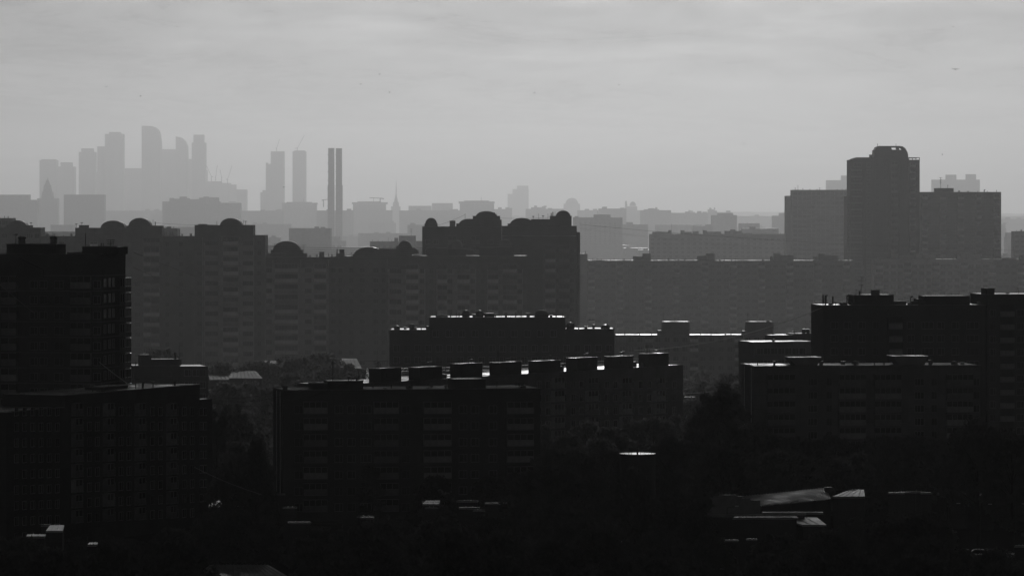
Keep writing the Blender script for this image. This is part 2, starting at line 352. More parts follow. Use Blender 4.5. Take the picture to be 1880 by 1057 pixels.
b.sidegrid(xr+.02, 1, (2.2,), b.z(527, 187), hb, 14, 1.6, 1.6); b.sidegrid(xr+.02, 1, (5.6, 8.4), b.z(527, 187), hb, 14, 1.4, 1.7)
for i in range(14):                                  # glazed corner bays
    z = b.z(529, 187)-i*hb; m = MB()
    m.box(xr+.02, xr+1.3, W-4.6, W-.2, z-.9, z+.15, 'parapet_dark'); m.box(xr+.1, xr+1.22, W-4.5, W-.3, z+.15, z+1.75, 'glass'); m.box(xr+.02, xr+1.3, W-4.6, W-.2, z+1.75, z+1.9, 'parapet_dark')
    for k in range(5): y = W-4.6+k*1.09; m.box(xr+1.2, xr+1.3, y, y+.08, z+.15, z+1.75, 'frame')
    for k in range(3): m.box(xr+.1+k*.5, xr+.17+k*.5, W-4.62, W-4.5, z+.15, z+1.75, 'frame')
    for zz in (z+.17, z+1.93): m.rod((xr+1.28, W-4.6, zz), (xr+1.28, W-.2, zz), .06, 'polished_metal', 5); m.rod((xr+.1, W-.15, zz), (xr+1.28, W-.15, zz), .05, 'polished_metal', 5)
    m.build('bay_window', b.root)
m = MB(); zg = b.z(506, 70)
m.prism([(b.x(-10), zg-.3), (b.x(80), zg-.3), (b.x(80), zg+1.2), (b.x(35), zg+3.6), (b.x(-10), zg+1.2)], -.16, 0, 'panel_dark'); m.build('gable_panel', b.root)
b.done()
# long low block lower left
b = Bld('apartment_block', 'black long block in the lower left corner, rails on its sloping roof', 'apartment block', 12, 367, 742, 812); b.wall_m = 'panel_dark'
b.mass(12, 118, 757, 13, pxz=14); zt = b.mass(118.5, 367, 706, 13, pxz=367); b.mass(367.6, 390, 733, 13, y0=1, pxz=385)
m = MB(); pts = [(b.x(p), 1.5, b.z(y, p)) for p, y in ((150, 710), (212, 701), (268, 696), (330, 694))]
m.tube(pts, .05, 'flashing')
for p in pts[1:]: m.rod((p[0], p[1], zt), p, .04, 'dark_metal')
m.build('railing', b.root)
for px, yb, yt, k in ((249, 712, 664, 0), (262, 710, 702, 2), (321, 706, 699, 2), (281, 708, 700, 3), (60, 750, 741, 0), (170, 716, 708, 3)): b.mast(px, yb, yt, k, 2)
b.mass(190, 235, 716.5, 4, y0=4, z0=zt, part='roof_hatch', pxz=200, ztop=zt+.6)
b.grid([(135+i*14.5, 1.5, 1.5, 'win') if i % 4 else (137+i*14.5, 2.6, 2.3, 'loggia_dark') for i in range(16)]+[(30+i*15, 1.4, 1.4, 'win') for i in range(6)], (762, 2.8, 9))
b.grid([(371, 1.2, 1.4, 'win', 1), (378, 1.2, 1.4, 'win', 1), (385, 1.2, 1.4, 'win', 1)], (762, 2.8, 8))
b.done()
# black slab at the centre
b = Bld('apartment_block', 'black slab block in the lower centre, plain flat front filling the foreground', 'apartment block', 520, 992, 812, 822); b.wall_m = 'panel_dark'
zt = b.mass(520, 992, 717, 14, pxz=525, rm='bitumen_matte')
b.mass(573, 602, 704.5, 5, rm='bitumen_matte', y0=3, z0=zt, part='penthouse'); b.mass(602.4, 667, 700, 6, y0=2.5, z0=zt, part='penthouse'); b.mass(832, 892, 696.5, 6, y0=2.5, z0=zt, part='penthouse')
for px in (524, 751, 962): b.stub(px-5, px+5, 716, 707.5, 2, rnd=True, m='dark_metal', part='vent_cowl')
for px, yt, k in ((611, 665, 0), (659, 680, 0), (655, 694, 4), (953, 703, 1), (640, 691, 3), (707, 712, 3), (783, 711, 2), (920, 712, 3)): b.mast(px, 702 if 600 < px < 665 else 716, yt, k, 4)
hb = 3.18
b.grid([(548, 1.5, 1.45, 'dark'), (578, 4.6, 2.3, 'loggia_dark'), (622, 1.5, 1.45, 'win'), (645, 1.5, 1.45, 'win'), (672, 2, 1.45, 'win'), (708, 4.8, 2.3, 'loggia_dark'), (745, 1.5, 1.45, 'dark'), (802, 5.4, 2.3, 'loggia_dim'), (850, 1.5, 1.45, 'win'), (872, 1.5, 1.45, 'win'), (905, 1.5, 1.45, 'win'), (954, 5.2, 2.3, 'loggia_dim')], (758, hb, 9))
b.clutter(670, 985, zt, 9, 12, 2)
m = MB()
for y in (3.6, 8.6): m.box(-.12, 0, y, y+.35, 0, zt-.3, 'parapet')
m.build('wall_pilaster', b.root); b.done()
# receding long block with the row of lift houses
b = Bld('apartment_block', 'long block receding to the right, eight lift houses in a row with bright gaps', 'apartment block', 640, 1254, 862, 978)
zt = EYE-270/F*978; b.mass(640, 1254, 670, 13, ztop=zt); b.oblique = True; b.clutter(660, 1250, zt, 20, 3, 4)
L = 0
for i, (p0, p1) in enumerate(((677, 737), (750, 812), (826, 886), (898, 958), (970, 1029), (1039, 1097), (1109, 1163), (1172, 1228))):
    b.mass(p0, p1, 0, 3.0, y0=.7, z0=zt, part='penthouse', m='panel_dark', ztop=zt+2.75+(.12, -.1, .2, 0, -.15, .1, -.05, .15)[i])
    if i in (1, 4, 6): b.mass(p1-6, p1+5, 0, 1.8, y0=2.2, z0=zt, part='duct', ztop=zt+.9+.2*i/4)
    for j, (f, h, k) in enumerate(((.12, 1.9, 0), (.22, 2.6, 0), (.3, 1.6, 4), (.62, .9, 3), (.75, 1.0, 3), (.5, 1.1, 2))):
        if (i+j) % 4 == 3: continue
        px = p0+(p1-p0)*f; x = b.x(px+6, 2.2); z0 = zt+2.7
        q = MB().rod((x, 2.2+.4*j, z0), (x, 2.2+.4*j, z0+h*1.1), .06, 'dark_metal')
        if k == 3: q.lathe(x, 2.2+.4*j, [(.1, z0+h-.2), (.3, z0+h), (.3, z0+h+.05)], 'flashing', 8)
        q.build('antenna', b.root)
    q = MB(); x0, x1 = b.x(p0, 3.7), b.x(p1, .7)
    for f in (.3, .62): q.lathe(x0+(x1-x0)*f, .95, [(.33, zt+1.2), (.33, zt+1.75)], 'recess', 10)
    q.build('vent', b.root)
q = MB(); x0, x1 = b.x(1228), b.x(1253)
for z in (.6, 1.1): q.rod((x0, .5, zt+z), (x1, .5, zt+z), .04, 'flashing'); q.rod((x0, 12, zt+z), (x1, 12, zt+z), .04, 'flashing')
for i in range(5): x = x0+(x1-x0)*i/4; q.rod((x, .5, zt), (x, .5, zt+1.1), .04, 'flashing')
q.build('railing', b.root)
cols = []
for i in range(17):
    x = 650+i*37.5 if i < 9 else 990+(i-9)*33
    px = 990+i*15.5
    cols.append((px, 1.7 if i % 4 in (0, 1) else 1.2, 1.5, 'win') if i % 4 != 2 else (px, 4.2, 2.4, 'loggia_dim'))
b.grid(cols, (712, 2.95, 9)); b.done()
# right long block with boat-shaped lift houses
b = Bld('apartment_block', 'long block on the right with four balcony stacks and two flared lift houses', 'apartment block', 1384, 1800, 875, 881)
zt = b.mass(1384, 1800, 672.5, 14.5, pxz=1390, rm='bitumen_matte'); MB().box(.3, b.x(1455), .5, 13.8, zt+.094, zt+.12, 'bitumen').build('roof', b.root)
for p0, p1, y in ((1456, 1511, 657.5), (1647, 1708, 655.5)):
    x0, x1, z1 = b.x(p0), b.x(p1), b.z(y, p0); q = MB().prism([(x0+1.2, zt), (x1-.6, zt), (x1, z1-.25), (x1+.1, z1), (x0-.1, z1), (x0, z1-.25)], 3, 9, 'concrete')
    q.build('penthouse', b.root); MB().box(x0-.3, x1+.3, 2.7, 9.3, z1+.004, z1+.12, 'flashing').build('roof_edge', b.root)
b.cowl(1577, 672, 663, r=.75); b.cowl(1760, 672, 664, r=.75)
hb = 2.79
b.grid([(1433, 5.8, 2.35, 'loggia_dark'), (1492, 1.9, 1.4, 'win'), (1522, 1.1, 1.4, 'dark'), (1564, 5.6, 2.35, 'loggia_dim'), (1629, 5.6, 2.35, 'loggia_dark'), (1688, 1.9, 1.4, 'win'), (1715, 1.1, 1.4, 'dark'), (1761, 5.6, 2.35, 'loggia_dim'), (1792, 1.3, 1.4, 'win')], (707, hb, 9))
b.clutter(1390, 1795, zt, 16, 12, 3)
m = MB()
for y in (2.4, 10.5): m.box(-.14, 0, y, y+.3, 0, zt-.3, 'parapet')
m.build('wall_pilaster', b.root); b.done()
# taller block behind it
b = Bld('apartment_block', 'tall dark block at the right edge with pipes, aerials and lift houses on its roof', 'apartment block', 1512, 1900, 960, 966); b.wall_m = 'brickwork'
zt = b.mass(1512, 1812, 561, 15, pxz=1515); b.mass(1812.5, 1910, 541, 17, y0=-1.5, pxz=1815); b.mass(1812, 1826, 530, 6, y0=2, z0=zt, part='penthouse')
b.mass(1568, 1641, 542, 7, y0=3, z0=zt, part='penthouse', pxz=1570); b.stub(1602, 1615, 542, 532, 4, part='chimney'); b.mass(1698, 1781, 544, 7, y0=3, z0=zt, part='penthouse', pxz=1700)
b.mass(1686, 1698, 549.5, 5, y0=4, z0=zt, part='penthouse', pxz=1690); b.mass(1673, 1698, 554, 4, y0=4.5, z0=zt, part='duct', pxz=1690); b.mass(1641, 1664, 554, 4, y0=4, z0=zt, part='duct', pxz=1650)
b.mass(1545, 1554, 556.5, 2, y0=3, z0=zt, part='duct'); b.mass(1564, 1568, 555, 2, y0=3, z0=zt, part='duct')
b.clutter(1516, 1808, zt, 12, 12, 9)
for px, yb, yt, k in ((1501, 561, 541, 4), (1506, 561, 543, 4), (1515, 561, 541, 2), (1529, 561, 544, 4), (1534, 561, 554, 3), (1555, 561, 541, 2), (1672, 561, 543, 2), (1581, 543, 508, 1), (1572, 543, 531, 0), (1575, 543, 533, 0), (1870, 542, 529, 1), (1850, 542, 538, 3), (1578, 543, 534, 4)):
    b.mast(px if px > 1513 else px+10, yb, yt, k, 2 if px < 1560 else 5, .06)
hb = 3.02
b.grid([(1532, 1.6, 1.5, 'win'), (1556, 1.6, 1.5, 'win'), (1582, 1.6, 1.5, 'win'), (1608, 1.3, 1.5, 'dark'), (1643, 3.2, 2.7, 'open'), (1672, 1.6, 1.5, 'win'), (1703, 2.6, 1.5, 'win'), (1727, 1.6, 1.5, 'win'), (1754, 1.6, 1.5, 'win'), (1786, 2.8, 1.5, 'win')], (603, hb, 12))
b.grid([(1820, 1.3, 1.5, 'win', -1.5), (1845, 3.4, 2.8, 'open', -1.5), (1870, 1.6, 1.5, 'win', -1.5), (1888, 1.6, 1.5, 'win', -1.5)], (580, hb, 12))
q = MB()
for i in range(11): z = b.z(593, 1520)-i*hb; q.box(b.x(1629), b.x(1657), -.25, 0, z-.1, z+.1, 'parapet_dark')
for p in (1629, 1656): q.box(b.x(p), b.x(p)+.35, -.9, 0, 3, zt-3, 'brickwork')
q.build('loggia_frame', b.root); b.done()
# small roofs between the two
b = Bld('apartment_block', 'low block with twin chimneys tucked left of the tall right edge block', 'apartment block', 1383, 1500, 1010, 1014)
zt = b.mass(1383, 1500, 628, 12); b.mass(1418, 1456, 616, 6, y0=14, z0=0, part='penthouse'); b.mass(1456, 1492, 613, 6, y0=14.1, z0=0, part='penthouse')
b.stub(1474, 1479, 613, 604, 15); b.stub(1481, 1486, 613, 604, 15); b.mast(1458, 616, 606, 0, 15); b.cowl(1427, 628, 623, 3)
b.grid([(1395+i*13, 1.5, 1.5, 'win') for i in range(7)], (650, 2.9, 4)); b.done()
# low stepped building behind the left tower
b = Bld('apartment_block', 'small stepped roofs just right of the left tower with a mushroom vent', 'apartment block', 245, 382, 1000, 1004); b.wall_m = 'panel_dark'
zt = b.mass(245, 330, 672, 12, pxz=250); b.mass(258, 278, 652, 4, y0=1, z0=zt, part='penthouse'); b.mass(278.4, 332, 660, 5, y0=.6, z0=zt, part='penthouse', pxz=300)
b.mass(330.5, 382, 673, 12, y0=.5); b.stub(320, 325, 661, 646, 3, rnd=True, m='dark_metal', part='vent_cowl'); b.mast(329, 661, 633, 0); b.grid([(345, 1.5, 1.5, 'win', .5), (360, 1.5, 1.5, 'win', .5), (372, 1.5, 1.5, 'win', .5), (312, .8, 1, 'dark', 0)], (690, 2.9, 4)); b.done()
# stepped block with ball domes
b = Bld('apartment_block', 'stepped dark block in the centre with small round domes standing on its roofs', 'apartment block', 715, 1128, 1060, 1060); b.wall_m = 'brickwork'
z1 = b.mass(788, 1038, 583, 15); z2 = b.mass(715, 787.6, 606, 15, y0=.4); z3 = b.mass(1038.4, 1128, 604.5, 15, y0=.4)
b.round_dome(847, 863, 578, 570); b.round_dome(871, 889, 578, 570); b.round_dome(981, 1008, 580, 569, 3); b.round_dome(750, 761, 600, 595, 3); b.round_dome(1039, 1056, 600, 592, 3); b.round_dome(1103, 1121, 601, 596, 3); b.round_dome(722, 734, 602, 598, 3)
for p0, p1, z in ((847.5, 862.5, z1), (871.5, 888.5, z1), (981.5, 1007.5, z1), (750.3, 760.5, z2), (722.3, 733.7, z2), (1039.5, 1055.5, z3), (1103.5, 1120.5, z3)):
    r_ = (b.x(p1)-b.x(p0))/2; b_ = MB().lathe((b.x(p0)+b.x(p1))/2, (4 if p1 < 890 and z == z1 else 3)+r_, [(r_*.93, z-.05), (r_*.93, z+max(.7, (z1+.75-z) if z == z1 else .8))], 'brickwork', 14); b_.build('drum', b.root)
b.clutter(795, 1035, z1, 12, 10, 6); b.clutter(1042, 1125, z3, 6, 10, 7); b.clutter(718, 784, z2, 4, 10, 8); b.mass(889, 908, 576, 5, y0=3, z0=z1, part='penthouse'); b.mass(800, 822, 580, 3, y0=3, z0=z1, part='penthouse'); b.mass(782, 788, 600, 4, y0=1, z0=z2, part='penthouse')
for px, yb, yt, k in ((801, 583, 570, 4), (838, 583, 574, 0), (1021, 583, 570, 4), (1033, 583, 573, 0), (730, 606, 597, 0), (957, 583, 576, 0), (1118, 605, 596, 3)): b.mast(px, yb, yt, k)
q = MB()
for i in range(9): x = b.x(914+i*3.2); q.box(x, x+.1, 1, 1.1, z1, z1+.6, 'flashing')
q.build('railing', b.root)
b.grid([(728+i*19.5, 1.5, 1.6, 'win') for i in range(21)], (645, 3.0, 7)); b.grid([(800+i*24, 1.5, 1.6, 'win') for i in range(10)], (618, 3, 1))
b.done()
# long block with two tall lift houses
b = Bld('apartment_block', 'grey long block right of centre with two square lift houses, bright roof line', 'apartment block', 1130, 1500, 1300, 1300)
zt = b.mass(1130, 1500, 615.5, 13); 
for p0, p1 in ((1216, 1266), (1370, 1420)): b.mass(p0, p1, 591, 7, y0=2.5, z0=zt, part='penthouse')
b.clutter(1135, 1495, zt, 16, 10, 5); b.mass(1207, 1216, 607, 4, y0=3, z0=zt, part='duct'); b.mass(1362, 1370, 608, 4, y0=3, z0=zt, part='duct'); b.mast(1218, 592, 572, 0); b.mast(1373, 592, 574, 0); b.stub(1407, 1413, 592, 588)
b.grid([(1142+i*16.5, 1.7, 1.5, 'win') if i % 5 != 3 else (1142+i*16.5, 2.6, 2.2, 'loggia') for i in range(21)], (628, 2.9, 8)); b.done()
# ------------------------------------------------------------------ the domed estate
hb = 3.57
b = Bld('apartment_block', 'tall grey block on the left, three vaulted roofs above pale balcony stacks', 'apartment block', 75, 487, 1480, 1480)
z1 = b.mass(75, 357, 434.5, 16, y0=5); b.clutter(78, 136, z1, 4, 10, 14); b.clutter(300, 355, z1, 4, 10, 15); b.mass(138, 298, 419, 10, y0=4.4, z0=z1-14, part='penthouse'); b.mass(145, 161, 414, 5, y0=5.5, z0=z1, part='penthouse'); b.mass(232, 297, 415, 8, y0=4.2, z0=z1, part='penthouse')
b.dome(185, 229, 419, 405.5, 8, 4.5); b.dome(236, 276, 416, 400.5, 8, 4.3)
zr = b.mass(357.3, 487, 432.5, 17); b.mass(357.3, 465, 414, 12, y0=-.3, z0=zr-6, part='penthouse'); b.dome(404, 443, 415, 401, 9, -.45); b.mass(405, 442, 434, 1.4, y0=-1.0, z0=1, part='bay', m='panel_pale', cap=False, roof=False); b.mass(374, 404.6, 446, .38, y0=-.4, z0=1, part='bay', m='panel_pale', cap=False, roof=False); b.mass(442.6, 466, 446, .38, y0=-.4, z0=1, part='bay', m='panel_pale', cap=False, roof=False)
b.mass(364, 379, 412, 4, y0=3, z0=zr+2.5, part='duct')
for px, yb, yt, k in ((281, 416, 403, 0), (285, 416, 407, 4), (447, 414, 404, 0), (451, 414, 406, 3), (398, 414, 406, 0), (365, 434, 425, 1), (140, 419, 411, 3), (57, 435, 425, 0), (150, 414, 409, 3)): b.mast(px if px > 76 else px+40, yb, yt, k, 5, .07)
b.grid([(424, 5.3, 3.0, 'loggia', -1), (383, 2.4, 1.5, 'win', -.4), (395, 2.0, 1.5, 'win', -.4), (366, 1.6, 1.5, 'dark'), (452, 2.2, 1.5, 'win', -.4), (461, 1.4, 1.5, 'win', -.4), (476, 1.3, 1.5, 'dark')], (450, hb, 17))
b.grid([(90, 2, 1.5, 'win', 5), (110, 2, 1.5, 'win', 5), (170, 2.6, 1.5, 'loggia', 4.9), (250, 2, 1.5, 'win', 5), (268, 2.6, 3.0, 'loggia', 5), (283, 3.0, 3.0, 'loggia', 5), (305, 1.4, 1.5, 'dark', 5), (330, 1.4, 1.5, 'dark', 5)], (452, hb, 16))
q = MB()
for p in (403.3, 443.2, 372, 466): q.box(b.x(p)-.12, b.x(p)+.12, -.35, 0, 1, zr-.6, 'panel_pale')
q.build('wall_pilaster', b.root); b.done()
b = Bld('apartment_block', 'leftmost domed estate block with a low vault, cut by the left frame edge', 'apartment block', -80, 74.5, 1486, 1486)
z1 = b.mass(-80, 74.5, 418.5, 14); b.dome(14, 49, 419, 405, 8, .4); b.mass(10, 56, 414.5, 8, y0=.6, z0=z1, part='penthouse'); b.mast(57, 415, 409, 3); b.grid([(55, 2, 1.5, 'win'), (68, 1.6, 1.5, 'win'), (8, 2, 1.5, 'win')], (437, hb, 16)); b.done()
b = Bld('apartment_block', 'middle domed estate block, broad stepped vault at its left end', 'apartment block', 487.5, 632, 1455, 1455)
z1 = b.mass(487.5, 632, 472, 16); b.mass(488.5, 602, 492, .38, y0=-.4, z0=1, part='bay', m='panel_pale', cap=False, roof=False); b.clutter(563, 616, z1, 5, 8, 16); b.mass(489, 562, 465.5, 9, y0=.3, z0=z1, part='penthouse'); b.mass(497, 555, 459.5, 8.4, y0=.5, z0=z1+1, part='penthouse'); b.dome(501, 551, 461, 443, 8, .3, zb=b.z(461, 525))
b.stub(586, 595, 472, 462, 3); b.mass(617, 632, 466, 4, y0=3, z0=z1, part='duct'); b.stub(623, 632, 466, 457.5, 3.2, m='panel_dark'); b.mast(619, 466, 457, 4); b.mast(558, 460, 449, 1, 5, .06); b.mast(583, 473, 467, 0); b.mast(490, 466, 458, 0); b.mast(504, 460, 447, 1, 5, .06)
b.grid([(494, 1.9, 1.5, 'win', -.4), (526, 8.0, 3.0, 'loggia', -.4), (566, 2.2, 1.5, 'win', -.4), (588, 4.2, 3.0, 'loggia', -.4), (612, 1.5, 1.5, 'dark'), (625, 1.3, 1.5, 'dark')], (500, hb, 16))
q = MB()
for p in (501, 552, 603): q.box(b.x(p)-.12, b.x(p)+.12, -.3, 0, 1, z1-1, 'panel_pale')
q.box(b.x(488), b.x(632), -.14, 0, z1-3.7, z1-3.5, 'panel_pale'); q.build('wall_pilaster', b.root); b.done()
b = Bld('apartment_block', 'long domed estate block, low vaults and terraces in front of the tallest one', 'apartment block', 631.6, 968, 1449, 1449)
z1 = b.mass(631.6, 711, 471, 16); z2 = b.mass(711.4, 968, 470, 15, y0=-.8); [b.mass(p, q_, 494, .38, y0=-1.2, z0=1, part='bay', m='panel_pale', cap=False, roof=False) for p, q_ in ((712, 781), (801, 874), (894, 960))]; b.dome(649, 706, 471, 454, 8, .4, cm='flashing'); b.mass(647, 655, 467, 5, y0=.6, z0=z1, part='penthouse')
b.mass(692, 728, 457.5, 7, y0=1, z0=z1-1, part='penthouse'); b.mass(727, 756, 452.5, 6, y0=.7, z0=z2, part='penthouse'); b.dome(732, 754, 453, 442.5, 6, .5); b.dome(752, 768, 466, 456, 5, 1.4)
b.mass(783, 822, 455.5, 7, y0=1, z0=z2, part='penthouse', m='panel_dark'); b.dome(829, 849, 456, 441.5, 6, .5); b.mass(822.4, 856, 457, 6, y0=1.1, z0=z2, part='penthouse', m='panel_dark')
b.dome(850, 872, 466, 458, 5, 1.4); b.mass(880, 912, 454.5, 7, y0=1, z0=z2, part='penthouse', m='panel_dark'); b.dome(916, 940, 453, 440.5, 6, .5); b.mass(912.4, 944, 454, 6, y0=1.1, z0=z2, part='penthouse', m='panel_dark')
for px, yb, yt, k in ((736, 453, 446, 4), (690, 462, 456, 3), (697, 462, 456, 3), (871, 463, 452, 3), (863, 463, 455, 0), (850, 457, 449, 3), (645, 471, 463, 0)): b.mast(px, yb, yt, k, 2)
b.grid([(645, 1.4, 1.5, 'dark'), (665, 1.8, 1.5, 'win'), (690, 1.8, 1.5, 'win'), (704, 1.3, 1.5, 'dark')], (500, hb, 16))
b.grid([(722, 2.4, 1.6, 'win', -1.2), (733, 1.4, 1.5, 'win', -1.2), (757, 4.2, 3.0, 'loggia', -1.2), (775, 1.4, 1.5, 'win', -1.2), (812, 3.2, 3.0, 'loggia', -1.2), (826, 1.6, 1.5, 'win', -1.2), (851, 4.2, 3.0, 'loggia', -1.2), (868, 1.4, 1.5, 'win', -1.2), (905, 3.6, 3.0, 'loggia', -1.2), (936, 4.8, 3.0, 'loggia', -1.2), (954, 1.5, 1.5, 'win', -1.2), (792, 1.3, 1.5, 'dark', -.8), (886, 1.3, 1.5, 'dark', -.8)], (501, hb, 16))
b.done()
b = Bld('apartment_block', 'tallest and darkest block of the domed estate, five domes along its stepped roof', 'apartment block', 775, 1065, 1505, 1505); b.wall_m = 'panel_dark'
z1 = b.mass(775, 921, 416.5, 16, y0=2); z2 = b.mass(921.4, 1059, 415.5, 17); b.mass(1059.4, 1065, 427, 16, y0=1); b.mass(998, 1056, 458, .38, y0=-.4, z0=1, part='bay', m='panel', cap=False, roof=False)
b.dome(781, 801.5, 412, 400.5, 6, 2.6); b.mass(779.5, 803, 411, 6, y0=2.8, z0=z1, part='penthouse'); b.stub(825.5, 836, 416, 405, 4)
b.dome(843, 880, 412, 402, 8, 2.3); b.mass(837.5, 882, 411, 8, y0=2.5, z0=z1, part='penthouse'); b.mass(868, 921, 404, 8, y0=4, z0=z1, part='penthouse'); b.mass(868, 918, 397, 7, y0=4.3, z0=z1+2, part='penthouse'); b.dome(874, 912, 398, 388, 7, 4.1)
b.dome(937, 979, 412, 400.5, 8, .3); b.mass(932, 980, 411, 8, y0=.5, z0=z2, part='penthouse'); b.mass(975, 1018, 403, 8, y0=1, z0=z2, part='penthouse'); b.mass(1010, 1049.5, 397, 9, y0=.2, z0=z2, part='penthouse'); b.dome(1021, 1047, 398, 387, 8, 0)
for px, yb, yt, k in ((854, 404, 392, 0), (908, 398, 390, 4), (912, 398, 391, 0), (979, 404, 397, 3), (989, 404, 392, 0), (997, 404, 396, 3), (1006, 404, 392, 0), (1012, 398, 391, 4), (1015, 398, 389, 4), (1019, 398, 388, 0)): b.mast(px, yb, yt, k, 5, .06)
b.grid([(785, 1.5, 1.5, 'win', 2), (800, 1.8, 1.5, 'win', 2), (830, 3, 3.0, 'loggia_dark', 2), (850, 2, 1.5, 'win', 2), (873, 3, 3.0, 'loggia_dark', 2), (900, 2, 1.5, 'win', 2)], (448, hb, 6))
b.grid([(935, 1.3, 1.5, 'dark'), (958, 1.3, 1.5, 'dark'), (1010, 3.8, 3.0, 'loggia', -.4), (1036, 3.8, 3.0, 'loggia_dim', -.4), (1050, 1.4, 1.6, 'win', -.4), (1001, 1.1, 1.6, 'win', -.4), (1021, 1.2, 1.5, 'win', -.4), (985, 1.4, 1.5, 'dark')], (464, hb, 17))
q = MB()
for p in (998, 1019, 1045, 1056): q.box(b.x(p)-.3, b.x(p)+.3, -.5, 0, 1, z2-8, 'panel')
q.box(b.x(922), b.x(1058), -.13, 0, z2-3.6, z2-3.4, 'panel_pale'); q.build('wall_pilaster', b.root); b.done()
b = Bld('tower_block', 'dark rounded tower on the right, tallest near building, open frame in its crown', 'tower block', 1562, 1690, 2120, 2120); b.wall_m = 'panel_dark'
b.mass(1562, 1668.5, 293, 26, cap=False, roof=False); zt = b.z(289, 1600)
b.mass(1669, 1688.5, 294, 20, y0=1)
x0, x1 = b.x(1565), b.x(1610); MB().prism([(x0, b.z(296, 1600)), (b.x(1668), b.z(296, 1600)), (b.x(1668), zt), (x0+2.2, zt), (x0+.8, zt-.5), (x0, zt-1.6)], .6, 24, 'panel_dark').build('attic', b.root)
b.mass(1555.5, 1562, 360, 22, y0=2, cap=False)
# crown with a pierced shell
cx0, cx1 = b.x(1606), b.x(1668); zb, zc = b.z(289, 1600)+.01, b.z(268, 1600); q = MB(); wv = (cx1-cx0)
prof = [(cx1, zb), (cx1, zb+1.2), (cx1-wv*.02, zb+2.6), (cx1-wv*.07, zb+4.2), (cx1-wv*.07, zb+2.2), (cx0+wv*.03, zb+2.2), (cx0, zb+2.2), (cx0, zb)]
q.prism(prof, 2, 16, 'panel_dark'); zc2 = zc-.55
outer = [(cx1-wv*.02, zb+2.6), (cx1-wv*.08, zc-1.2), (cx1-wv*.16, zc-.2), (cx1-wv*.26, zc), (cx0+wv*.14, zc), (cx0+wv*.07, zc-.5), (cx0+wv*.04, zc-1.6), (cx0, zc-2.2), (cx0, zb+2.2)]
inner = [(cx0+wv*.5, zb+2.2), (cx0+wv*.52, zc-1.9), (cx0+wv*.5, zc-.7), (cx1-wv*.2, zc-.7), (cx1-wv*.13, zc-1.6), (cx1-wv*.08, zb+2.2)]
q.prism(outer+inner, 2.5, 15.5, 'panel_dark'); q.box(cx0+wv*.7, cx0+wv*.74, 2.6, 15, zb+2, zc-.5, 'panel_dark'); q.box(cx0+wv*.5, cx0+wv*.93, 2.6, 15, zb+2.1, zc-1.9, 'panel_dark')
q.build('crown', b.root)
q = MB(); X0, X1 = b.x(1668.5), b.x(1689); za, zb2 = b.z(294, 1680), b.z(289, 1680)
q.box(X0, X1, 1, 1.5, zb2-.35, zb2, 'panel_dark'); q.box(X0, X1, 17, 17.5, zb2-.35, zb2, 'panel_dark')
for i in range(4): x = X0+(X1-X0-.3)*i/3; q.box(x, x+.3, 1, 1.5, za, zb2-.35, 'panel_dark')
q.build('roof_frame', b.root); b.stub(1596, 1601, 289, 284, 4, m='dark_metal'); b.mast(1611, 270, 264, 0, 6, .12); b.mast(1645, 269, 264, 0, 6, .1)
b.grid([(1571, 2.2, 1.7, 'win'), (1578, 1.6, 1.7, 'win'), (1595, 2.0, 1.7, 'win'), (1611, 1.5, 1.6, 'dark'), (1625, 1.5, 1.6, 'dark'), (1642, 3.2, 2.6, 'loggia_dark'), (1660, 1.5, 1.6, 'dark'), (1676, 2.6, 1.7, 'loggia', 1), (1559, 1.2, 1.6, 'win', 2, 6)], (306, 3.33, 27))
q = MB()
for p in (1584, 1590, 1602, 1632, 1652): q.box(b.x(p)-.25, b.x(p)+.25, -.8, 0, 1, zt-2, 'panel_dark')
for i in range(26): z = b.z(312, 1600)-i*3.33; q.box(b.x(1563), b.x(1583), -.9, 0, z-.55, z+.25, 'panel'); 
q.build('wall_pilaster', b.root)
b.done()
b = Bld('apartment_block', 'dark wide slab right of the rounded tower with a mast on its roof house', 'apartment block', 1691, 1838, 2180, 2180); b.wall_m = 'panel_dark'
z1 = b.mass(1691, 1838, 353, 16); b.clutter(1755, 1836, z1, 5, 6, 13); b.mass(1717, 1751, 346, 7, y0=3, z0=z1, part='penthouse'); b.mast(1727, 347, 326, 1, 5, .12); b.mast(1807, 353, 348, 2, 4, .1); b.mast(1740, 347, 340, 3, 5, .1)
b.grid([(1698+i*11, 2.2, 1.7, 'win') if i % 3 else (1698+i*11, 3, 2.6, 'loggia') for i in range(13)], (366, 3.3, 22)); b.done()
b = Bld('apartment_block', 'mid grey slab left of the rounded tower with rooftop aerials', 'apartment block', 1443, 1560, 2700, 2700)
z1 = b.mass(1454, 1562, 349, 16); b.mass(1443, 1453.6, 360, 15, y0=.5); 
for px, yt, k in ((1460, 345, 3), (1474, 346, 3), (1465, 340, 0), (1487, 347, 4), (1500, 347, 4), (1505, 345, 3), (1537, 347, 4), (1546, 346, 0), (1553, 347, 4)): b.mast(px, 350, yt, k, 4, .12)
b.grid([(1460+i*8.5, 2.4, 1.8, 'dark') for i in range(12)], (358, 3, 20)); b.done()
def roofrow(b, specs, zt, depth=6):
    for i, (p0, p1, y) in enumerate(specs): b.mass(p0, p1, y, depth, y0=2.5+.3*(i % 3), z0=zt, part='penthouse')
b = Bld('apartment_block', 'long hazy slab behind the domed estate, bright dotted roof line and paired lift houses', 'apartment block', 1066, 1569, 2000, 2000)
zt = b.mass(1079, 1569, 478.5, 14); b.clutter(1082, 1565, zt, 34, 6, 11); b.mass(1064, 1078.6, 466, 13, y0=.6)
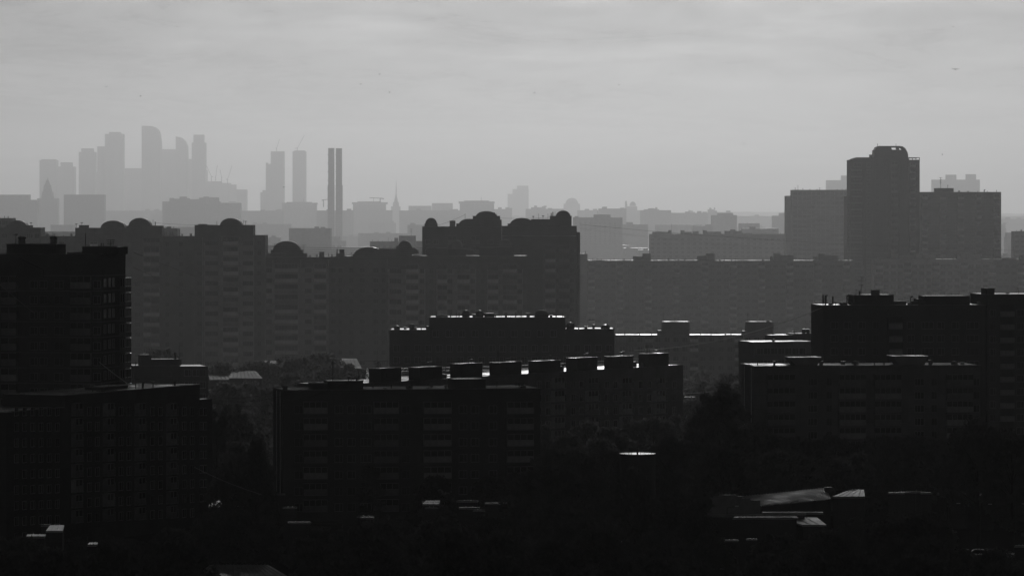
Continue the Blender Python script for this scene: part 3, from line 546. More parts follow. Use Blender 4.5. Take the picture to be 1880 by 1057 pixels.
roofrow(b, ((1163, 1180, 471), (1180.4, 1195, 466), (1281, 1297, 470), (1297.4, 1312, 466), (1415, 1420, 471), (1421, 1433, 465.5), (1433.4, 1457, 469), (1495, 1502, 471), (1503, 1514, 466), (1514.4, 1539, 469)), zt)
for px, yt, k in ((1075, 461, 4), (1096, 475, 3), (1121, 476, 4), (1146, 475, 4), (1206, 475, 4), (1228, 475, 3), (1480, 475, 4), (1330, 475, 4), (1450, 462, 0), (1350, 474, 4)): b.mast(px, 479 if px > 1080 else 467, yt, k, 3, .1)
b.grid([(1086+i*13, 2.2, 1.6, 'win') if i % 4 else (1086+i*13, 3.2, 2.6, 'loggia') for i in range(37)], (492, 3.3, 13)); b.done()
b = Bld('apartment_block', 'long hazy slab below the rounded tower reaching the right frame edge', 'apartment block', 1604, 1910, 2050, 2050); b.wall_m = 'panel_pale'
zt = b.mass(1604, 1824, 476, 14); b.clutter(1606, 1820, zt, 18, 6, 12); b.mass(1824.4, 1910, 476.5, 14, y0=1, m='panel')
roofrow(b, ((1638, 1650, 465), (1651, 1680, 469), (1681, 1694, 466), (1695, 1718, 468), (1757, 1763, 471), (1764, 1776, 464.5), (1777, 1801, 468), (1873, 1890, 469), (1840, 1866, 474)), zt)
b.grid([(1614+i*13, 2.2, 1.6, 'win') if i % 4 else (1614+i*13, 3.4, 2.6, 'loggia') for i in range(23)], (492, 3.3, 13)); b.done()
for nm, p0, p1, y, D, sp, lab in (
    ('a', 1193, 1486, 430, 2950, ((1198, 1227, 426), (1227.5, 1233, 423), (1250, 1257, 423), (1257.5, 1270, 426), (1272, 1283, 425), (1291, 1298, 423), (1298.5, 1324, 425.5), (1331, 1341, 424), (1341.5, 1350, 421.5), (1351, 1362, 424.5), (1366, 1381, 429)), 'hazy slab above the long bright roof line, small stair heads all along its roof'),
    ('b', 1425, 1556, 432, 3400, ((1452, 1464, 427), (1464.4, 1475, 423)), 'pale hazy slab with one lift house just left of the rounded tower foot'),
    ('c', 1052, 1143, 399.5, 4900, ((1090, 1121, 394), (1055, 1062, 397)), 'pale square slab right of the tallest domed block'),
    ('d', 679, 732, 443.5, 2700, ((724, 731, 437),), 'low grey roofs between the vault and the tallest domed block'),
    ('e', 548, 635, 442, 5200, ((560, 625, 434), (567, 575, 431.5)), 'faint stepped block above the middle vault'),
    ('f', 1862, 1900, 425, 2500, (), 'grey block cut by the right frame edge'),
    ('g', 298, 326, 420, 1900, ((307, 312, 416.5),), 'small pale block seen between the two left vaulted roofs'),
    ('h', 1517, 1560, 331, 8600, ((1544, 1561, 322.5),), 'pale tower top peeking left of the rounded tower'),
    ('i', 1711, 1799, 330, 8600, ((1736, 1756, 321), (1773, 1792, 320)), 'pale tower with two square roof houses behind the right slab'),
    ('j', 1306, 1353, 395, 5800, ((1317, 1346, 391.5),), 'faint square block above the row of stair heads'),
    ('k', 1418, 1443, 396, 6200, ((1430, 1443, 391),), 'faint block left of the mid grey slab'),
    ('l', -40, 21, 401, 1700, (), 'grey roof behind the leftmost vault'),
    ('m', 1357, 1395, 410, 5200, (), 'very faint long block right of the faint square block'),
    ('n', 1143, 1190, 412, 5600, ((1150, 1162, 408),), 'very faint block between the two pale slabs'),
    ('o', 73, 100, 432, 2100, ((78, 86, 428),), 'small pale roof behind the first gap of the left block')):
    b = Bld('apartment_block', lab, 'apartment block', p0, p1, D); zt = b.mass(p0, p1, y, 15, cap=D < 5000); b.clutter(p0+1, p1-1, zt, int((p1-p0)/9), 5, int(p0)+999); roofrow(b, sp, zt)
    if nm == 'd': b.mass(732.5, 763, 433, 9, y0=.6); b.mass(763.5, 777, 443, 9, y0=.8); b.mast(755, 434, 420, 1, 3, .1); b.mast(713, 444, 435, 0, 3, .08)
    if nm == 'c': b.mast(1097, 395, 386, 0, 3, .2)
    if nm == 'a': b.mast(1233, 424, 411, 0, 3, .1)
    if D < 5000: b.grid([(p0+5+i*(11 if D < 3500 else 9), 2.2, 1.7, 'win') for i in range(int((p1-p0-6)/(11 if D < 3500 else 9)))], (y+12, 3, 9))
    b.done()
# ------------------------------------------------------------------ the far city
def tower(name, label, D, boxes, group=None, cat='skyscraper', m='tower_wall'):
    p0 = min(x[0] for x in boxes); p1 = max(x[1] for x in boxes); b = Bld(name, label, cat, p0, p1, D, group=group); b.wall_m = m
    for i, (a, c, y, dep) in enumerate(boxes): b.mass(a, c, y, dep, y0=i*.7, cap=False, roof=D < 8000)
    return b
DC = 12000
tower('skyscraper', 'leftmost flat topped tower of the hazy skyline', DC, [(72.5, 103.5, 294, 55), (76, 101, 292.5, 45)])
tower('skyscraper', 'second tower from the left with a narrower top', DC, [(107, 136.5, 306, 50), (111, 131, 298, 45)])
tower('skyscraper', 'third tower from the left with stepped shoulders', DC, [(144.5, 174.5, 279, 50), (149, 170, 272.5, 45)])
tower('skyscraper', 'broad slab tower with a lower left shoulder in the hazy skyline', DC, [(178.5, 192, 269, 45), (192.5, 225.5, 246, 60), (200, 220, 242.5, 45)])
b = tower('skyscraper', 'tallest hazy tower with a slanting curved top', DC, [(260, 294.5, 262, 60)])
x0, x1 = b.x(260), b.x(294.5); zb = b.z(262); w = x1-x0
MB().prism([(x0, zb), (x1, zb), (x1-w*.05, b.z(248)), (x1-w*.12, b.z(240)), (x1-w*.25, b.z(234.5)), (x1-w*.5, b.z(231.5)), (x0, b.z(231))], 1, 59, 'tower_wall').build('curved_crown', b.root)
b = tower('skyscraper', 'hazy tower with a blade shaped pointed top', DC+200, [(322.5, 344, 285, 50)])
x0, x1 = b.x(322.5), b.x(344); w = x1-x0
MB().prism([(x0, b.z(285)), (x1, b.z(285)), (x1-w*.02, b.z(268)), (x1-w*.2, b.z(259)), (x1-w*.55, b.z(252.5)), (x0, b.z(250.5))], 1, 49, 'tower_wall').build('curved_crown', b.root)
tower('skyscraper', 'narrow hazy tower with a square cap, right of the blade top', DC, [(352, 377, 262, 50), (355, 373.5, 247.5, 45)])
tower('office_block', 'wide lower mass joining the tallest tower and the blade top', DC+400, [(294, 324, 274, 60), (343, 353, 292, 60)], cat='office block')
tower('office_block', 'low hazy podium spanning the feet of the skyline towers', DC+600, [(175, 262, 315, 80), (228, 262, 309, 60), (262, 378, 312, 80)], cat='office block')
b = tower('office_block', 'hazy unfinished block with cranes right of the skyline towers', DC, [(376, 421, 336, 80), (380, 404, 333, 60), (421.4, 433, 339, 30)], cat='office block')
tower('office_block', 'short hazy tower right of the unfinished block', DC-500, [(434, 452.5, 348, 50)], cat='office block')
b = tower('skyscraper', 'unfinished hazy tower with ragged left edge', DC-1000, [(497, 521, 278, 50), (490, 498, 301, 40), (488, 492, 299, 20), (489, 498, 338, 45), (478, 490, 353, 45), (482, 490, 349, 40), (479, 489, 368, 60)])
tower('skyscraper', 'plain hazy tower left of the thin twin towers', DC-1000, [(537, 561, 278, 50), (540, 559, 276.5, 40)])
tower('thin_tower', 'left one of the thin dark twin towers', 6300, [(602.5, 613.5, 272, 11), (601.5, 613.8, 340, 12)])
tower('thin_tower', 'right one of the thin dark twin towers', 6300, [(616.5, 627.5, 272.5, 11), (616.2, 628.5, 340, 12)])
for o in [o for o in col.objects if o.name.startswith('thin_tower')]:
    w_ = 11/F*6300
    for k in range(9):
        MB().box(-.35, w_+.35+(1 if k > 9 else 0), -.4, 11.4, 155-k*13, 155.9-k*13, 'parapet_dark').build('gallery', o)
tower('tower_block', 'faint stepped tower right of centre standing alone above the horizon', DC+1500, [(932, 946, 356, 50), (941, 970.5, 347, 50), (949, 970, 341, 40)], cat='tower block')
b = Bld('church', 'faint onion domed church on the right of the horizon', 'church', 1146, 1176, 10000)
b.mass(1146, 1176, 386, 30, cap=False, roof=False, m='concrete'); b.mass(1150, 1170, 379, 25, y0=2, cap=False, roof=False, m='concrete'); b.round_dome(1156, 1168, 378, 370); b.round_dome(1148.5, 1152, 378, 373); b.stub(1147.5, 1151, 384, 369, 5)
b = Bld('domed_hall', 'faint wide dome on the horizon right of centre', 'hall', 1034, 1066, 12000); b.mass(1035, 1065, 374, 50, cap=False, roof=False, m='concrete'); b.round_dome(1038, 1062, 375, 363)
def spire(name, label, D, segs, pole):
    b = Bld(name, label, 'spired building', segs[0][0], segs[0][1], D)
    for i, (p0, p1, yb, yt, taper) in enumerate(segs):
        x0, x1 = b.x(p0), b.x(p1); c, r_ = (x0+x1)/2, (x1-x0)/2; zb = 0 if i == 0 else b.z(yb)-.5
        MB().lathe(c, r_, [(r_*1.41, zb), (r_*1.41*taper, b.z(yt))], 'concrete', 4, pi/4).build('tier', b.root)
    px, yb, yt = pole; MB().rod((b.x(px), 8, b.z(yb)), (b.x(px), 8, b.z(yt)), 1.2, 'dark_metal', 6, .3).build('spire', b.root); return b
spire('spired_tower', 'dark tapering spired tower in front of the leftmost skyscraper', 8200, [(68, 105, 400, 364, 1), (76, 97, 365, 352, .9), (79, 94, 352, 340, .8), (82, 91.5, 340, 330, .35)], (87, 332, 325))
spire('spired_tower', 'faint needle spired building right of the twin towers', 10500, [(718, 735, 400, 379, 1), (721, 732.5, 380, 371, .9), (723.5, 730.5, 371, 362, .6), (725.5, 728.8, 362, 352, .4)], (727.2, 353, 331))
OV = 6200
for nm, p0, p1, y, D, ex, lab in (
    ('x', 518, 581, 376, 8600, (517, 582, 372.5), 'flat topped block with an overhanging roof below the plain hazy tower'),
    ('x', 648, 708, 375, 8900, (646, 711, 371.5), 'flat topped block with an overhanging roof right of the twin towers'),
    ('x', 844, 907, 374, 8500, (842, 908, 370), 'flat topped block with an overhanging roof left of the tall domed block'),
    ('y', -40, 53, 357.5, 7600, None, 'wide hazy block at the left edge under the skyline'),
    ('y', 53.5, 69, 367, 7600, None, 'low hazy wing beside the spired tower'),
    ('y', 117, 191.5, 357.5, 7600, None, 'wide hazy block right of the spired tower'),
    ('y', 793, 831, 373, 9500, None, 'faint low block between the overhanging roofs'),
    ('y', 750, 792, 378, 9500, None, 'faint lower roof left of the faint low block')):
    b = Bld('office_block' if nm == 'y' else 'tower_block', lab, 'office block', p0, p1, D); b.mass(p0, p1, y, 30, cap=False)
    if ex: b.mass(ex[0], ex[1], ex[2], 34, y0=-2, z0=b.z(y)+.3, part='overhanging_roof', cap=False); b.mast((p0+p1)/2+8, ex[2], ex[2]-8, 0, 5, .5); b.mass(p0+8, p1-9, ex[2]-1.6, 20, y0=3, z0=b.z(ex[2]), part='penthouse', cap=False)
b = Bld('office_block', 'jagged hazy block left of centre under the skyline, many roof steps', 'office block', 298, 442, 7200)
zt = b.mass(298, 403, 370, 30, cap=False); b.mass(403.4, 441.5, 372.5, 30, y0=1, cap=False)
for i, (p0, p1, y) in enumerate(((311, 318, 363.5), (318.4, 329, 365), (329.4, 342, 361), (342.4, 347, 364), (347.4, 365, 366), (365.4, 373, 363), (373.4, 382, 361), (382.4, 401, 362.5), (420, 432, 371))): b.mass(p0, p1, y, 20, y0=3+.5*(i % 3), z0=zt, part='penthouse', cap=False)
# cranes over the unfinished towers
def crane(px, yb, yt, dx, dy, D, lab):
    a, t = P(px, yb, D), P(px, yt, D); r_ = bpy.data.objects.new('tower_crane', None); col.objects.link(r_); r_.location = a
    tag(r_, lab, 'crane', 'cranes over the far building sites'); h = t.z-a.z; X, Z = dx/F*D, dy/F*D
    MB().rod((0, 0, 0), (0, 0, h), .9, 'dark_metal').build('mast', r_); MB().rod((0, 0, h), (X, 0, h+Z), .6, 'dark_metal').build('jib', r_); MB().rod((0, 0, h), (-X*.35, 0, h-1), .9, 'dark_metal').build('counter_jib', r_)
for c in ((388, 333, 324, -9, 20, 'over the left part of the unfinished block'), (396, 333, 325, 3, 22, 'second from the left over the unfinished block'), (407, 337, 326, -3, 14, 'third from the left over the unfinished block'), (418, 339, 329, 8, 25, 'at the right end of the unfinished block'),
          (508, 278, 272, 5, 16, 'on top of the ragged unfinished tower'), (546, 277, 272, 13, 24, 'on top of the plain hazy tower'), (698, 372, 364, -20, 1, 'over the overhanging roof right of the twin towers'), (594, 380, 367, 10, 1, 'at the foot of the thin twin towers')):
    crane(c[0], c[1], c[2], c[3], c[4], DC-1000 if c[0] < 560 else 7600, 'faint tower crane '+c[5])
# low far roofs
rnd = random.Random(5)
def farblock(p0, p1, y, D, st=0):
    b = Bld('distant_block', 'one of the many faint low city blocks lost in haze below the horizon', 'city block', p0, p1, D, group='faint low city blocks in the haze')
    zt = b.mass(p0, p1, y, 18+rnd.random()*20, cap=False)
    w = p1-p0
    for i in range(st): q = p0+w*(.1+.8*rnd.random()); b.mass(q, q+min(8, w*.2), y-1.5-rnd.random()*2, 8, y0=3+i*.4, z0=zt, part='penthouse', cap=False)
    b.done()
for p0, p1, y, D in ((190, 300, 387, 9000), (441, 520, 387, 8200), (581, 648, 386.5, 7800), (640, 720, 386, 8600), (733, 848, 386.5, 8200), (905, 940, 384, 9000), (965, 1035, 383.5, 8800), (1060, 1098, 386, 9200), (1099, 1150, 383, 8000), (1176, 1232, 386, 7800), (1232, 1300, 391, 8200), (1300, 1345, 390, 9000), (1350, 1445, 397, 9500), (1190, 1210, 384, 9000), (1262, 1276, 389, 10000), (1838, 1900, 402, 9000), (975, 1002, 380.5, 9400), (1300, 1312, 384.5, 9300)):
    farblock(p0, p1, y, D, 3)
for i in range(95):
    D = 3000*math.exp(rnd.random()*1.2); h = rnd.choice((26, 26, 30, 38, 44, 50)); h = min(h, 60-0.0*D); wd = rnd.uniform(20, 95)
    px = rnd.uniform(-30, 1910); w = wd/D*F; y = HOR+(EYE-h)*F/D; farblock(px, px+w, y, D, rnd.choice((0, 1, 2, 2)))
# wooded ridge on the skyline
def ridge(D, amp, base, nm, x0=-4200, x1=4200):
    vs = []; n = 260
    for i in range(n+1):
        x = x0+(x1-x0)*i/n; h = base+amp*(mnoise.noise(Vector((x*.004, D, 0)))+.4*mnoise.noise(Vector((x*.03, D, 3)))+.25*mnoise.noise(Vector((x*.12, D, 3))))
        vs += [(x, D-200, 0), (x, D, max(2, h)), (x, D+900, 0)]
    fs = [(3*i+k, 3*(i+1)+k, 3*(i+1)+k+1, 3*i+k+1) for i in range(n) for k in (0, 1)]
    me = bpy.data.meshes.new(nm); me.from_pydata(vs, [], fs); me.materials.append(MATS['foliage']); o = bpy.data.objects.new(nm, me); col.objects.link(o); tag(o, kind='structure')
ridge(15500, 10, 82, 'hills'); ridge(11000, 8, 66, 'hills')
# ------------------------------------------------------------------ trees
def leaf_cloud(seed, H, Wd, n, leaf, shape=0):
    rg = np.random.default_rng(seed); C = []
    nb = 46
    for i in range(nb):
        t = rg.random()**.8; z = H*(.22+.74*t)
        if shape == 0: rr = Wd*.5*math.sqrt(max(.05, 1-((t-.42)/.62)**2))
        elif shape == 1: rr = Wd*.5*(1.05-t)**.8
        else: rr = Wd*.5*math.sqrt(max(.03, 1-t**2))
        a = rg.random()*6.283; q = math.sqrt(rg.random())*.85
        C.append((rr*q*cos(a), rr*q*sin(a), z, Wd*(.07+.09*rg.random())))
    C = np.array(C); k = rg.integers(0, nb, n); d = rg.normal(size=(n, 3)); d /= np.linalg.norm(d, axis=1)[:, None]
    c = C[k, :3]+d*(C[k, 3]*(rg.random(n)**.45))[:, None]*np.array([1.1, 1.1, .8])
    u = rg.normal(size=(n, 3)); u /= np.linalg.norm(u, axis=1)[:, None]; w = np.cross(u, rg.normal(size=(n, 3))); w /= np.linalg.norm(w, axis=1)[:, None]
    s_ = (leaf*(.5+rg.random(n)))[:, None]
    V = np.stack([c-u*s_, c+w*s_*.5, c+u*s_, c-w*s_*.5], 1).reshape(-1, 3)
    return V, C
def quads_mesh(nm, V, mt):
    me = bpy.data.meshes.new(nm); n = len(V)//4; me.vertices.add(len(V)); me.vertices.foreach_set('co', V.ravel().astype(np.float32))
    me.loops.add(4*n); me.loops.foreach_set('vertex_index', np.arange(4*n, dtype=np.int32)); me.polygons.add(n)
    me.polygons.foreach_set('loop_start', np.arange(0, 4*n, 4, dtype=np.int32)); me.materials.append(MATS[mt]); me.update(calc_edges=True); return me
TV = []
for sd_, H, Wd, sh, n in ((1, 15, 11, 0, 7000), (2, 13, 12, 2, 7000), (3, 18, 9, 1, 7000), (4, 11, 9, 0, 5000), (5, 16, 8, 0, 6000), (6, 9, 9, 2, 4500)):
    V, C = leaf_cloud(sd_, H, Wd, n, .34, sh); me = quads_mesh('crown', V, 'foliage')
    b = MB(); b.rod((0, 0, -.3), (0, 0, H*.35), .28, 'bark', 7, .2); b.rod((0, 0, H*.35), (0, 0, H*.85), .2, 'bark', 6, .05)
    for k in range(0, 14): c = C[k*3]; b.rod((0, 0, min(c[2]*.7, H*.6)), tuple(c[:3]), .08, 'bark', 4, .02)
    TV.append((me, b.mesh('trunk'), H, Wd, V))
def blocked(x, y, pad=1.5):
    p = Vector((x, y))
    for a, d, x0, x1, y0, y1 in FOOT:
        if abs(y-a.y) > 220: continue
        r_ = p-a; u = r_.dot(d); v_ = r_.dot(Vector((-d.y, d.x)))
        if x0-pad < u < x1+pad and y0-pad < v_ < y1+pad: return True
    return False
trees = []
def tree(px, ytop, D, kind, wpx=None, label=None, group=None):
    me, tr, H, Wd, V = TV[kind]; x = (px-940)/F*D; z = EYE-(ytop-HOR)/F*D; s_ = max(.4, z/H); sx = s_ if not wpx else wpx/F*D/Wd
    r_ = bpy.data.objects.new('tree', None); col.objects.link(r_); r_.location = (x, D, 0); r_.rotation_euler = (0, 0, random.random()*6)
    tag(r_, label, 'tree', group); trees.append((x, D))
    for nm, m in (('trunk', tr), ('crown', me)): inst(nm, m, r_, (0, 0, 0), 0, (sx, sx, s_))
tree(1322, 702, 850, 4, 125, 'tallest dark tree with a spiky top between the receding block and the right long block')
tree(1290, 745, 842, 0, 80, 'bushy tree leaning on the left foot of the tallest dark tree')
tree(1352, 735, 868, 4, 90, 'tree behind the right shoulder of the tallest dark tree')
tree(1328, 822, 768, 1, 165, 'broad round crowned tree behind the stepped gable shed')
tree(1795, 768, 760, 0, 150, 'big dark tree at the right edge in front of the tall right block')
tree(1858, 785, 750, 4, 110, 'dark tree touching the right frame edge')
tree(1062, 832, 745, 0, 120, 'dark tree just left of the round tank')
tree(1230, 800, 790, 0, 110, 'dim tree right of the round tank')
tree(398, 752, 830, 4, 60, 'thin tree at the right end of the lower left block')
tree(430, 740, 900, 0, 90, 'hazy tree in the gap between the lower left block and the black slab')
tree(470, 812, 760, 1, 90, 'black tree at the left foot of the black slab')
tree(425, 862, 742, 0, 110, 'black tree above the small bright roofs at lower left')
tree(1165, 862, 700, 5, 90, 'low black bush hiding the foot of the round tank')
tree(1235, 868, 700, 0, 80, 'black tree right of the tank foot')
for i, (px, yt, D) in enumerate(((300, 640, 1170), (405, 668, 1120), (445, 672, 1125), (480, 664, 1140), (520, 656, 1150), (548, 660, 1140), (575, 668, 1130), (608, 672, 1120), (640, 668, 1125), (590, 650, 1160), (660, 676, 1110), (540, 690, 1040), (455, 700, 1030), (420, 705, 1010), (490, 712, 1000), (560, 700, 1010), (620, 690, 1030))):
    tree(px, yt, D, i % 6, None, 'misty tree among the pale sheds between the left estate and the centre slab', 'misty trees around the pale sheds')
for i, (px, yt, D) in enumerate(((1268, 735, 1010), (1290, 700, 1060), (1345, 690, 1050), (1310, 712, 1040), (1358, 700, 1020), (1265, 770, 930), (1375, 780, 850), (1400, 800, 850), (1440, 806, 845), (1480, 812, 850), (1520, 800, 852), (1560, 815, 848), (1600, 806, 850), (1640, 800, 852), (1680, 806, 848), (1720, 800, 850), (1760, 815, 850))):
    tree(px, yt, D, (i*5+1) % 6, None, 'dim tree in the row at the foot of the right long block', 'dim trees at the foot of the right long block')
for i, (px, yt, D) in enumerate(((1000, 780, 880), (1040, 800, 860), (1080, 772, 890), (1120, 790, 870), (1160, 765, 900), (1200, 770, 900), (1240, 762, 915), (1020, 825, 800), (1110, 822, 800))):
    tree(px, yt, D, (i*5+2) % 6, None, 'dim tree at the foot of the receding block with lift houses', 'dim trees at the foot of the receding block')
for i in range(26):
    px = 1590+i*11; tree(px+rnd.uniform(-4, 4), rnd.uniform(455, 470)+150, 1560, i % 6, None, 'hazy tree in the row between the far slabs', 'hazy trees between the far slabs')
def ylim(px, D=700):
    if D < 672 and 325 < px < 575: return 1084
    if D < 690 and (20 < px < 125 or 155 < px < 190): return 1003
    for a, c, y in ((-100, 380, 992), (380, 500, 950), (500, 560, 962), (560, 640, 985), (640, 890, 960), (890, 1130, 872), (1130, 1210, 885), (1210, 1285, 880), (1285, 1540, 990), (1540, 1740, 950), (1740, 1960, 905 if D > 722 else 1026)):
        if a <= px < c: return y
    return 900
def wood(nm, zones, seed):
    rg = random.Random(seed); out = []
    for (p0, p1, D0, D1, cnt, h0, h1) in zones:
        k = 0; tries = 0
        while k < cnt and tries < cnt*12:
            tries += 1; D = rg.uniform(D0, D1); px = rg.uniform(p0, p1); x = (px-940)/F*D
            if blocked(x, D, 3.5) or any(x0 < x < x1 and y0 < D < y1 for x0, x1, y0, y1 in CLEAR): continue
            V = TV[rg.randrange(6)]; H = rg.uniform(h0, h1)
            if D < (800 if px < 1000 or px > 1280 else 735) and HOR+(EYE-H)*F/D < ylim(px, D): H = EYE-(ylim(px, D)+rg.uniform(-16, 14)-HOR)*D/F
            if H < 3: continue
            V, H0 = V[4], V[2]; step = 1 if D < 780 else 2
            Q = V.reshape(-1, 4, 3)[::step]; c = Q.mean(1, keepdims=True); Q = c+(Q-c)*(1.2 if step == 2 else 1)
            a = rg.random()*6.28; s_ = H/H0; M = np.array([[cos(a), -sin(a), 0], [sin(a), cos(a), 0], [0, 0, 1]])
            out.append((Q.reshape(-1, 3)*s_)@M.T+np.array([x, D, 0])); k += 1
    me = quads_mesh(nm, np.concatenate(out), 'foliage'); o = bpy.data.objects.new(nm, me); col.objects.link(o)
    tag(o, 'continuous black mass of tree crowns covering the ground between the buildings', 'trees', None, 'stuff')
CLEAR = [(46, 130, 730, 752)]
def clearpx(px0, px1, D0, D1):
    CLEAR.append(((px0-940)/F*D0, (px1-940)/F*D0, D0, D1))
# ------------------------------------------------------------------ sheds and small things in the dark foreground
def shed(label, pts, D, ridge_rows=None, name='shed', cat='shed', m='sheet_metal', ph=3.2, foot=(0, 14)):
    pass
def gable_shed(label, px0, px1, D, yridge, yeave, depth, yaw=0, wm='panel_dark', steps=False, cat='shed', flat=False):
    x0, x1 = (px0-940)/F*D, (px1-940)/F*D; zr, ze = EYE-(yridge-HOR)/F*D, EYE-(yeave-HOR)/F*D; w = x1-x0
    r_ = bpy.data.objects.new('shed', None); col.objects.link(r_); r_.location = (x0, D, 0); r_.rotation_euler = (0, 0, yaw); tag(r_, label, cat)
    MB().prism([(0, 0), (w, 0), (w, ze), (w/2, zr), (0, ze)], 0, depth, wm).build('wall', r_)
    MB().prism([(-.4, ze-.15), (w/2, zr+.06), (w+.4, ze-.15), (w+.4, ze), (w/2, zr+.2), (-.4, ze)], -.3, depth+.3, 'sheet_metal').build('roof', r_)
    CLEAR.append((x0-14, x1+5, D-22, D+depth)); return r_
def mono_shed(label, a, b_, c, d, h=.25, name='shed', m='old_sheet'):
    """a sloping sheet-metal roof through four world points on its own walls"""
    pts = [a, b_, c, d]; o = (a+c)/2; o.z = 0; r_ = bpy.data.objects.new(name, None); col.objects.link(r_); r_.location = o; tag(r_, label, 'shed')
    q = MB(); L = [p-o for p in pts]; q.poly([tuple(p) for p in L]+[(p.x, p.y, p.z-h) for p in L], [(0, 1, 2, 3), (7, 6, 5, 4), (0, 4, 5, 1), (1, 5, 6, 2), (2, 6, 7, 3), (3, 7, 4, 0)], m)
    n = max(3, int((L[1]-L[0]).length/1.1))
    for i in range(1, n):                                  # standing seams
        f = i/n; s_, e = L[0].lerp(L[1], f), L[3].lerp(L[2], f); q.rod(s_+Vector((0, 0, .03)), e+Vector((0, 0, .03)), .09, m, 4)
    q.build('roof', r_); MB().rod(L[0]+Vector((0, -.1, -.05)), L[1]+Vector((0, -.1, -.05)), .1, 'flashing', 6).build('gutter', r_); mid_ = sum(L, Vector())/4; K = [mid_+(p-mid_)*.96 for p in L]
    q = MB(); q.poly([(p.x, p.y, 0) for p in K]+[(p.x, p.y, p.z-h-.01) for p in K], [(3, 2, 1, 0), (4, 5, 6, 7), (0, 1, 5, 4), (1, 2, 6, 5), (2, 3, 7, 6), (3, 0, 4, 7)], 'panel_dark'); q.build('wall', r_)
    xs = [p.x for p in pts]; ys = [p.y for p in pts]; CLEAR.append((min(xs)-2, max(xs)+2, min(ys)-26, max(ys)+2)); return r_
def quad_at(p1, p2, D1, z1, D2, z2):
    """front edge from column p1 to p2 at distance D1 height z1, back edge at D2 height z2 (columns given as (front,back))"""
    X = lambda px, D: (px-940)/F*D
    return (Vector((X(p1[0], D1), D1, z1)), Vector((X(p2[0], D1), D1, z1)), Vector((X(p2[1], D2), D2, z2)), Vector((X(p1[1], D2), D2, z2)))
def zat(py, D): return EYE-(py-HOR)/F*D
# market hall with stepped gable and long ribbed roof
D = 735
X = lambda px, D=D: (px-940)/F*D
r_ = bpy.data.objects.new('market_hall', None); col.objects.link(r_); r_.location = (X(1340), D, 0); tag(r_, 'low hall with a stepped gable front and long ribbed metal roof in the lower right', 'hall')
ox = X(1340); st = [(1288, 917.5), (1304, 914.5), (1312, 912), (1320, 909.5), (1355, 910.5), (1362, 913.5), (1372, 917), (1396, 921)]
prof = [(X(1288)-ox, 0), (X(1396)-ox, 0), (X(1396)-ox, zat(919, D))]
steps = [(1288, 1302, 917.5), (1302, 1310, 914.5), (1310, 1320, 912), (1320, 1354, 909.3), (1354, 1363, 912), (1363, 1378, 915.2), (1378, 1396, 919)]
prof = [(X(1288)-ox, 0), (X(1396)-ox, 0)]
for p0, p1, y in reversed(steps): prof += [(X(p1)-ox, zat(y, D)), (X(p0)-ox, zat(y, D))]
q = MB().prism(prof, 0, .5, 'concrete'); q.build('gable_wall', r_)
q = MB()
for p0, p1, y in steps: q.box(X(p0)-ox, X(p1)-ox-.02, -.1, .6, zat(y, D)+.005, zat(y, D)+.12, 'flashing')
q.build('coping', r_)
a, b1, c, d = [Vector(v)-Vector((ox, D, 0)) for v in ((X(1396), D+.6, zat(928, D)), (X(1525, 770), 770, zat(915, 770)), (X(1518, 784), 784, zat(894.5, 784)), (X(1350), D+12, zat(912.5, D+12)))]
q = MB(); L = [a, b1, c, d]; q.poly(L+[p-Vector((0, 0, .2)) for p in L], [(0, 1, 2, 3), (7, 6, 5, 4), (0, 4, 5, 1), (1, 5, 6, 2), (2, 6, 7, 3), (3, 7, 4, 0)], 'old_sheet')
for i in range(1, 34): f = i/34; q.rod(a.lerp(b1, f)+Vector((0, 0, .04)), d.lerp(c, f)+Vector((0, 0, .04)), .1, 'old_sheet', 4)
q.build('roof', r_)
q = MB(); K = [p-Vector((0, 0, .21)) for p in L]; q.poly([(p.x, p.y, 0) for p in K]+K, [(0, 1, 5, 4), (1, 2, 6, 5), (2, 3, 7, 6), (3, 0, 4, 7)], 'panel_dark'); q.build('wall', r_)
q = MB(); q.rod(a+Vector((0, -.15, -.1)), b1+Vector((0, -.15, -.1)), .12, 'flashing', 6); q.build('gutter', r_)
q = MB(); p = b1.lerp(c, .6); q.box(p.x-.7, p.x+.7, p.y-1, p.y+1, p.z-.5, p.z+.9, 'dark_metal'); q.build('roof_vent', r_)
CLEAR.append((X(1280), X(1600)+3, D-40, D+55))
mono_shed('flat roofed store right of the ribbed roof with a glaring front strip', *quad_at((1527, 1560), (1588, 1586), 772, zat(911, 772), 800, zat(902, 800)+.4), m='sheet_metal')
mono_shed('long low shed roof in front of the stepped gable hall', *quad_at((1292, 1480), (1388, 1480), 712, zat(945.5, 712), 716, zat(942, 716)))
mono_shed('black flat store below the stepped gable hall', *quad_at((1345, 1350), (1465, 1463), 705, zat(950, 705), 711, zat(947, 711)))
mono_shed('small wedge roof glaring at the right end of the black flat store', *quad_at((1474, 1434), (1518, 1500), 706, zat(963, 706), 718, zat(949, 718)), m='sheet_metal')
mono_shed('thin canopy roof above the small wedge roof', *quad_at((1400, 1398), (1512, 1510), 722, zat(941, 722), 726, zat(938.5, 726)))
